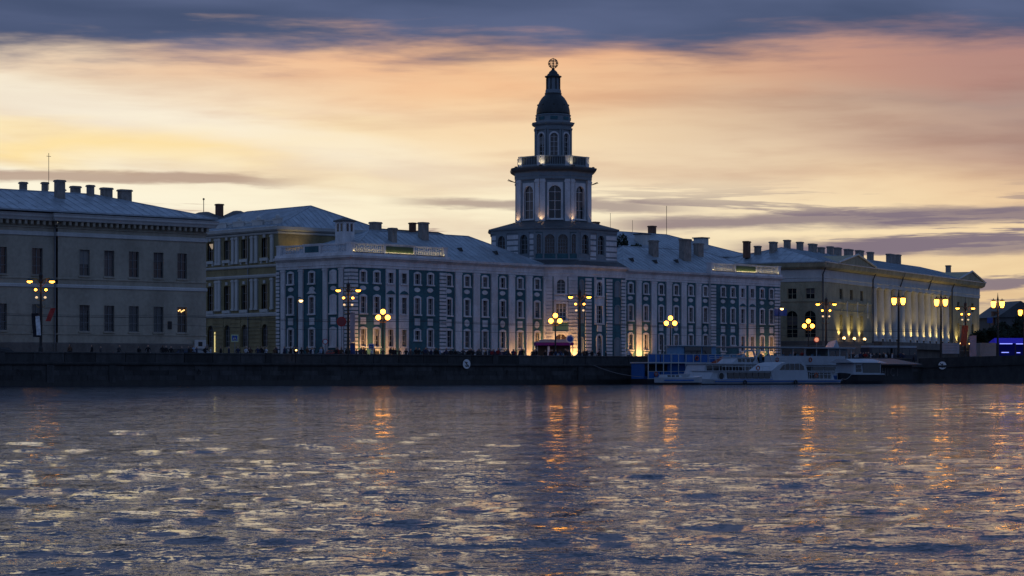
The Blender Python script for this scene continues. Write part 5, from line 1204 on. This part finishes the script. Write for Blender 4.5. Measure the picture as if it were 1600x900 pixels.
# ------------------------------------------------------------------ stage, tents, kiosks, vehicles behind the parapet
st = thing('stage_canopy', 'blue lit open stage canopy with strips of white blue lights by the trees', 'stage', (79.8,384.,GZ), R(2))
for x in (0, 3.2, 6.4, 9.6): b = MB(); b.box(x-.08,x+.08,-.08,.08,0,3.7); b.build('post', M_IRON, st)
b = MB(); b.add([(-.3,-.4,3.5),(10.,-.4,3.5),(10.,4,3.7),(-.3,4,3.7),(-.1,.8,4.4),(9.8,.8,4.4)],[(0,1,5,4),(2,3,4,5),(1,2,5),(3,0,4)]); b.build('roof', M_LEDB, st)  # canvas glows by itself, standing for blue LED light falling on it
b = MB(); b.box(0,9.7,3.4,3.5,.4,3.5); b.build('backdrop', M_BLUET, st)
for x0, x1, z in ((.5,2.6,3.38),(3.2,4.4,3.36),(4.9,6.2,3.38),(.8,2.0,1.95),(3.3,3.9,1.9)): b = MB(); b.box(x0,x1,-.45,-.38,z,z+.12); b.build('light_strip', M_LED, st)
tr = thing('box_truck', 'grey box truck parked beside the blue lit stage', 'truck', (76.6,381.,GZ), R(3))
b = MB(); b.box(0,2.6,0,5.4,.9,3.55); b.build('cargo_box', mat('truck_grey',(.22,.24,.25),.6), tr); b = MB(); b.box(.1,2.5,5.4,7.2,.6,2.6); b.build('cab', M_BOATW, tr); b = MB(); b.box(.05,2.55,.1,7.,.5,.9); b.build('chassis', M_IRON, tr)
for y in (1.2, 6.2):
    for x in (.15, 2.25): b = MB(); b.lathe([(.5,-.13),(.5,.13)], 14); o = b.build('wheel', M_IRON, tr, (x+.1,y,.5)); o.rotation_euler = (0,R(90),0)
bl2 = thing('hoarding', 'pale printed hoarding standing before the right end of the colonnade', 'hoarding', (68.6,372.,GZ), R(6))
b = MB(); b.box(0,2.9,0,.08,1.7,3.4); b.build('panel', mat('pale_grey_board',(.32,.34,.38),.7), bl2)
for z in (2.1, 2.55, 3.0): b = MB(); b.box(.3,2.5,-.015,0,z,z+.08); b.build('printed_line', M_GREY, bl2)
for x in (.1, 2.8): b = MB(); b.box(x-.05,x+.05,.02,.1,0,1.75); b.build('leg', M_IRON, bl2)
# purple kiosk tent before the arched doorway
kt = thing('market_tent', 'purple roofed souvenir tent before the arched doorway of the teal museum', 'tent', (3.5,320.8,GZ), R(6))
for x in (.0, 1.5, 4.9): b = MB(); b.box(x-.05,x+.05,-.05,.05,0,2.4); b.build('post', M_BOATW, kt)
b = MB(); b.box(-.2,5.0,-.3,2.4,2.35,2.75); b.build('valance', M_PURPLE, kt); b = MB(); b.prism([(-.2,-.3),(5.,-.3),(5.,2.4),(-.2,2.4)],2.76,3.2,[(.8,.8),(4.,.8),(4.,1.3),(.8,1.3)]); b.build('roof', mat('grey_canvas',(.2,.2,.22),.8), kt)
b = MB(); b.box(.0,4.9,2.25,2.35,.2,2.35); b.build('back_cloth', mat('stall_backdrop',(.2,.12,.08),.8), kt); b = MB(); b.box(1.4,1.7,-.1,.3,.9,2.2); b.build('side_panel', M_SIGNW, kt); b = MB(); b.box(2.,4.7,0,.8,.3,1.25); b.build('counter', M_BARGEP, kt)
# blue scalloped tents at the far left
for k in range(5):
    x, y, _ = quay(-76.5+2.1*k+.0, 5.5)
    t_ = thing('market_tent', 'small blue arched tent in the row before the pale cream building', 'tent', (x,y,GZ), QA, 'blue tents behind the parapet')
    b = MB(); nn_ = 8
    vs = [(-1.0+2.*i/nn_, yy, 1.55+.55*math.sin(PI*i/nn_)) for yy in (0,2.2) for i in range(nn_+1)]; b.add(vs, [(i,i+1,nn_+2+i,nn_+1+i) for i in range(nn_)]); b.build('roof', mat('pale_blue_canvas',(.30,.36,.50),.7), t_)
    b = MB(); vs = [(-1.0+2.*i/nn_, .02, 1.5+.5*math.sin(PI*i/nn_)) for i in range(nn_+1)]+[(1.0,.02,0),(-1.,.02,0)]; b.add(vs, [tuple(range(nn_+3))]); b.build('front_cloth', M_BLUET, t_)
# tour bus roof beyond the parapet on the right
bus = thing('tour_bus', 'dark bus with a white roof parked behind the parapet before the colonnade', 'bus', (55.4,360.5,GZ), R(30))
def bevbox(x0,x1,y0,y1,z0,z1,c=.15):
    b = MB(); b.prism([(x0+c,y0),(x1-c,y0),(x1,y0+c),(x1,y1-c),(x1-c,y1),(x0+c,y1),(x0,y1-c),(x0,y0+c)], z0, z1); return b
bevbox(0,9.5,0,2.5,.4,2.55).build('body', mat('bus_dark',(.03,.035,.05),.4,var=0), bus); bevbox(0,9.5,0,2.5,2.55,2.85,.3).build('roof', M_BOATW, bus)
for k in range(6): b = MB(); b.box(.4+1.5*k,1.75+1.5*k,-.02,.0,1.4,2.4); b.build('window', M_GLASS[0], bus)
for x in (1.8, 7.6):
    for y in (.15, 2.35): b = MB(); b.lathe([(.48,-.14),(.48,.14)], 14); o = b.build('wheel', M_IRON, bus, (x,y,.48)); o.rotation_euler = (R(90),0,0)
# parked cars
def make_car(m_):
    c = thing('parked_car', 'x', 'car', (0,0,0), 0, 'cars on the embankment road')
    prof = [(0,.35),(0,.75),(.25,.86),(1.05,.95),(1.75,1.44),(3.0,1.46),(3.75,1.05),(4.25,.98),(4.35,.7),(4.35,.35)]
    n = len(prof); b = MB(); hw = .86
    b.add([(x,-hw+(.14 if z > 1.1 else 0),z) for x,z in prof]+[(x,hw-(.14 if z > 1.1 else 0),z) for x,z in prof], [tuple(range(n)), tuple(range(2*n-1,n-1,-1))]+[(i,(i+1)%n,n+(i+1)%n,n+i) for i in range(n)]); b.build('body', m_, c)
    for s in (-1, 1):
        b = MB(); b.add([(1.3,s*.85,.98),(3.55,s*.85,1.0),(2.95,s*.745,1.40),(1.8,s*.745,1.40)], [(0,1,2,3)]); b.build('side_window', M_GLASS[0], c)
    for (xa,za),(xb,zb_) in (((1.12,.99),(1.72,1.41)),((3.68,1.08),(3.05,1.43))):
        d_ = -.02 if xa < 2 else .02; b = MB(); b.add([(xa+d_,-.7,za+.015),(xb+d_,-.62,zb_+.015),(xb+d_,.62,zb_+.015),(xa+d_,.7,za+.015)],[(0,1,2,3)]); b.build('windscreen', M_GLASS[0], c)
    for x in (.8, 3.5):
        for y in (-.8, .8): b = MB(); b.lathe([(.32,-.1),(.32,.1)], 14); o = b.build('wheel', M_IRON, c, (x,y,.32)); o.rotation_euler = (R(90),0,0)
    for y in (-.6, .6): b = MB(); b.box(-.03,.02,y-.15,y+.15,.6,.74); b.build('headlight', M_SIGNW, c)
    return c
paints = [('black',(.012,.012,.014)),('dark blue',(.015,.025,.06)),('silver grey',(.25,.26,.27)),('dark red',(.12,.012,.012)),('white',(.5,.5,.5))]
wh_ = {-62:'before the left end of the pale cream building', -44:'near the right end of the pale cream building', -35:'before the ochre corner building', -22:'before the end wall of the teal museum', -11:'before the left pavilion of the teal museum', -2:'behind the round no anchoring sign', 14:'before the centre of the teal museum', 22:'just left of the blue barge', 60:'behind the large white ship', 80:'before the colonnade'}
for k, (t, wh) in enumerate(wh_.items()):
    nm, cc_ = paints[k % 5]; c = make_car(mat('car_paint_'+nm.replace(' ','_'), cc_, .25, var=0)); q = quay(t, 6 if k % 2 else 9); c.location = (q[0],q[1],GZ+.01); c.rotation_euler = (0,0,QA+(0 if k % 2 else PI)); c['label'] = nm+' car on the embankment road '+wh

# ------------------------------------------------------------------ people
def body_mesh(pose, seed):
    """continuous body from a Skin modifier, evaluated to a mesh; slots: trousers, top, skin, hair"""
    J = {'pel':(0,0,.95,.15),'chest':(0,0,1.28,.165),'neck':(0,0,1.47,.06),'jaw':(0,-.02,1.56,.085),'head':(0,-.01,1.66,.098),'crown':(0,.0,1.725,.06)}
    lean = pose.get('lean',0)
    for k in ('chest','neck','jaw','head','crown'): x,y,z,r = J[k]; J[k] = (x,y-lean*(z-.95),z-.4*abs(lean)*(z-.95)*.3,r)
    E_ = [('pel','chest'),('chest','neck'),('neck','jaw'),('jaw','head'),('head','crown')]
    st = pose.get('stride',.1)
    for s, n_ in ((-1,'l'),(1,'r')):
        J['hip'+n_] = (s*.1,0,.88,.11); J['kn'+n_] = (s*.11,-s*st*.6,.48,.075); J['an'+n_] = (s*.12,s*st*-.8+.03,.09,.05); J['toe'+n_] = (s*.14,-.16+s*st*-.8,.04,.045)
        sh = J['chest']; J['sh'+n_] = (s*.19,sh[1],1.40,.075); ex, ey, ez = pose['el'+n_]; hx, hy, hz = pose['ha'+n_]
        J['el'+n_] = (s*ex,ey,ez,.05); J['wr'+n_] = (s*hx,hy,hz,.035); J['ha'+n_] = (s*(hx-.01),hy-.05,hz-.07,.042)
        E_ += [('pel','hip'+n_),('hip'+n_,'kn'+n_),('kn'+n_,'an'+n_),('an'+n_,'toe'+n_),('chest','sh'+n_),('sh'+n_,'el'+n_),('el'+n_,'wr'+n_),('wr'+n_,'ha'+n_)]
    ks = list(J); me = bpy.data.meshes.new('person'); me.from_pydata([J[k][:3] for k in ks], [(ks.index(a),ks.index(c)) for a,c in E_], [])
    o = bpy.data.objects.new('person', me); col.objects.link(o)
    m_ = o.modifiers.new('skin','SKIN'); m_.use_smooth_shade = True
    for i, k in enumerate(ks): v = me.skin_vertices[0].data[i]; v.radius = (J[k][3],J[k][3]*.8 if k in ('chest','pel') else J[k][3]); v.use_root = (k == 'pel')
    sd = o.modifiers.new('sub','SUBSURF'); sd.levels = 1; sd.render_levels = 1
    dg = bpy.context.evaluated_depsgraph_get(); dg.update(); out = bpy.data.meshes.new_from_object(o.evaluated_get(dg)); bpy.data.objects.remove(o)
    for i in range(4): out.materials.append(None)
    for p in out.polygons:
        z = p.center.z; x = abs(p.center.x); y = p.center.y
        hz = J['head'][2]
        if z < .98 and not (x > .22): p.material_index = 0
        elif z > 1.5: p.material_index = 3 if (z > hz+.045 or y > J['head'][1]+.03) else 2
        else: p.material_index = 2 if (z < min(pose['hal'][2],pose['har'][2])+.0 and x > .2 and z < 1.0) else 1
        p.use_smooth = True
    return out
poses = [dict(ell=(.26,.02,1.14),hal=(.27,-.06,.90),elr=(.26,.02,1.14),har=(.27,-.06,.90)),
         dict(ell=(.28,-.05,1.16),hal=(.20,-.30,1.12),elr=(.28,-.05,1.16),har=(.16,-.28,1.10),lean=.25),
         dict(ell=(.27,.06,1.14),hal=(.26,-.10,.95),elr=(.29,-.10,1.22),har=(.14,-.22,1.45),stride=.22),
         dict(ell=(.26,-.02,1.14),hal=(.27,.04,.90),elr=(.27,.1,1.15),har=(.26,.16,.92),stride=.3)]
bodies = [body_mesh(p_, k) for k, p_ in enumerate(poses)]
tops = [('black',(.012,.012,.014)),('dark blue',(.02,.03,.07)),('dark grey',(.05,.05,.055)),('white',(.5,.5,.52)),('red',(.22,.02,.02)),('pale blue',(.25,.33,.45)),('brown',(.09,.05,.03))]
legs = [(.015,.015,.02),(.03,.035,.06),(.05,.045,.04)]; skins = [(.42,.26,.19),(.36,.21,.15)]; hairs = [(.02,.014,.01),(.06,.035,.02),(.2,.14,.07)]
pz = [' leaning on the parapet',' standing behind the parapet',' with a raised hand behind the parapet',' walking behind the parapet']
rp = random.Random(11)
spots = []
def cluster(t0, t1, n, where, i0=.75, i1=3.4):
    for k in range(n): spots.append((t0+(t1-t0)*(k+rp.uniform(.1,.9))/n, rp.uniform(i0,i1), where))
cluster(-60,-52,4,'near the blue tents'); cluster(-50,-36,17,'before the pale cream building'); cluster(-36,-27.5,15,'before the ochre corner building')
cluster(-27,-17.5,19,'before the museum end wall'); cluster(-17,-4,26,'before the museum left pavilion'); cluster(-4,8,28,'before the museum left wing'); cluster(8,12.5,11,'by the purple tent')
cluster(13,21,17,'before the museum centre'); cluster(21,30,5,'beside the blue barge'); cluster(60,74,16,'behind the floating pavilion'); cluster(74,89,30,'before the colonnade')
cnt = {}
for t, ins, where in spots:
    ti = rp.choices(range(7), (36,16,19,9,6,4,10))[0]; pi_ = rp.choices(range(4), (40,20,12,28))[0]
    nm, tc_ = tops[ti]
    if pi_ == 1: ins = rp.uniform(.62,.8)
    q = quay(t, ins, GZ); o = bpy.data.objects.new('person', bodies[pi_]); col.objects.link(o); o.location = q
    h = rp.uniform(.94,1.08); o.scale = (h*1.04,h*1.04,h); o.rotation_euler = (0,0,QA+(rp.uniform(-.5,.5) if pi_ == 1 else rp.uniform(-PI,PI)))
    for i, m_ in enumerate((mat('trousers_%d' % rp.randrange(3), legs[rp.randrange(3)], .85, var=0), mat('top_'+nm.replace(' ','_'), tc_, .85, var=0), mat('skin_%d' % rp.randrange(2), skins[rp.randrange(2)], .6, var=0), mat('hair_%d' % rp.randrange(3), hairs[rp.randrange(3)], .7, var=0))):
        o.material_slots[i].link = 'OBJECT'; o.material_slots[i].material = m_
    act = (' standing',' leaning on the parapet',' with a raised hand',' walking')[pi_]
    tag(o, 'person in '+('an ' if nm[0] in 'aeiou' else 'a ')+nm+' top'+act+' '+where, 'person', 'people behind the parapet '+where)
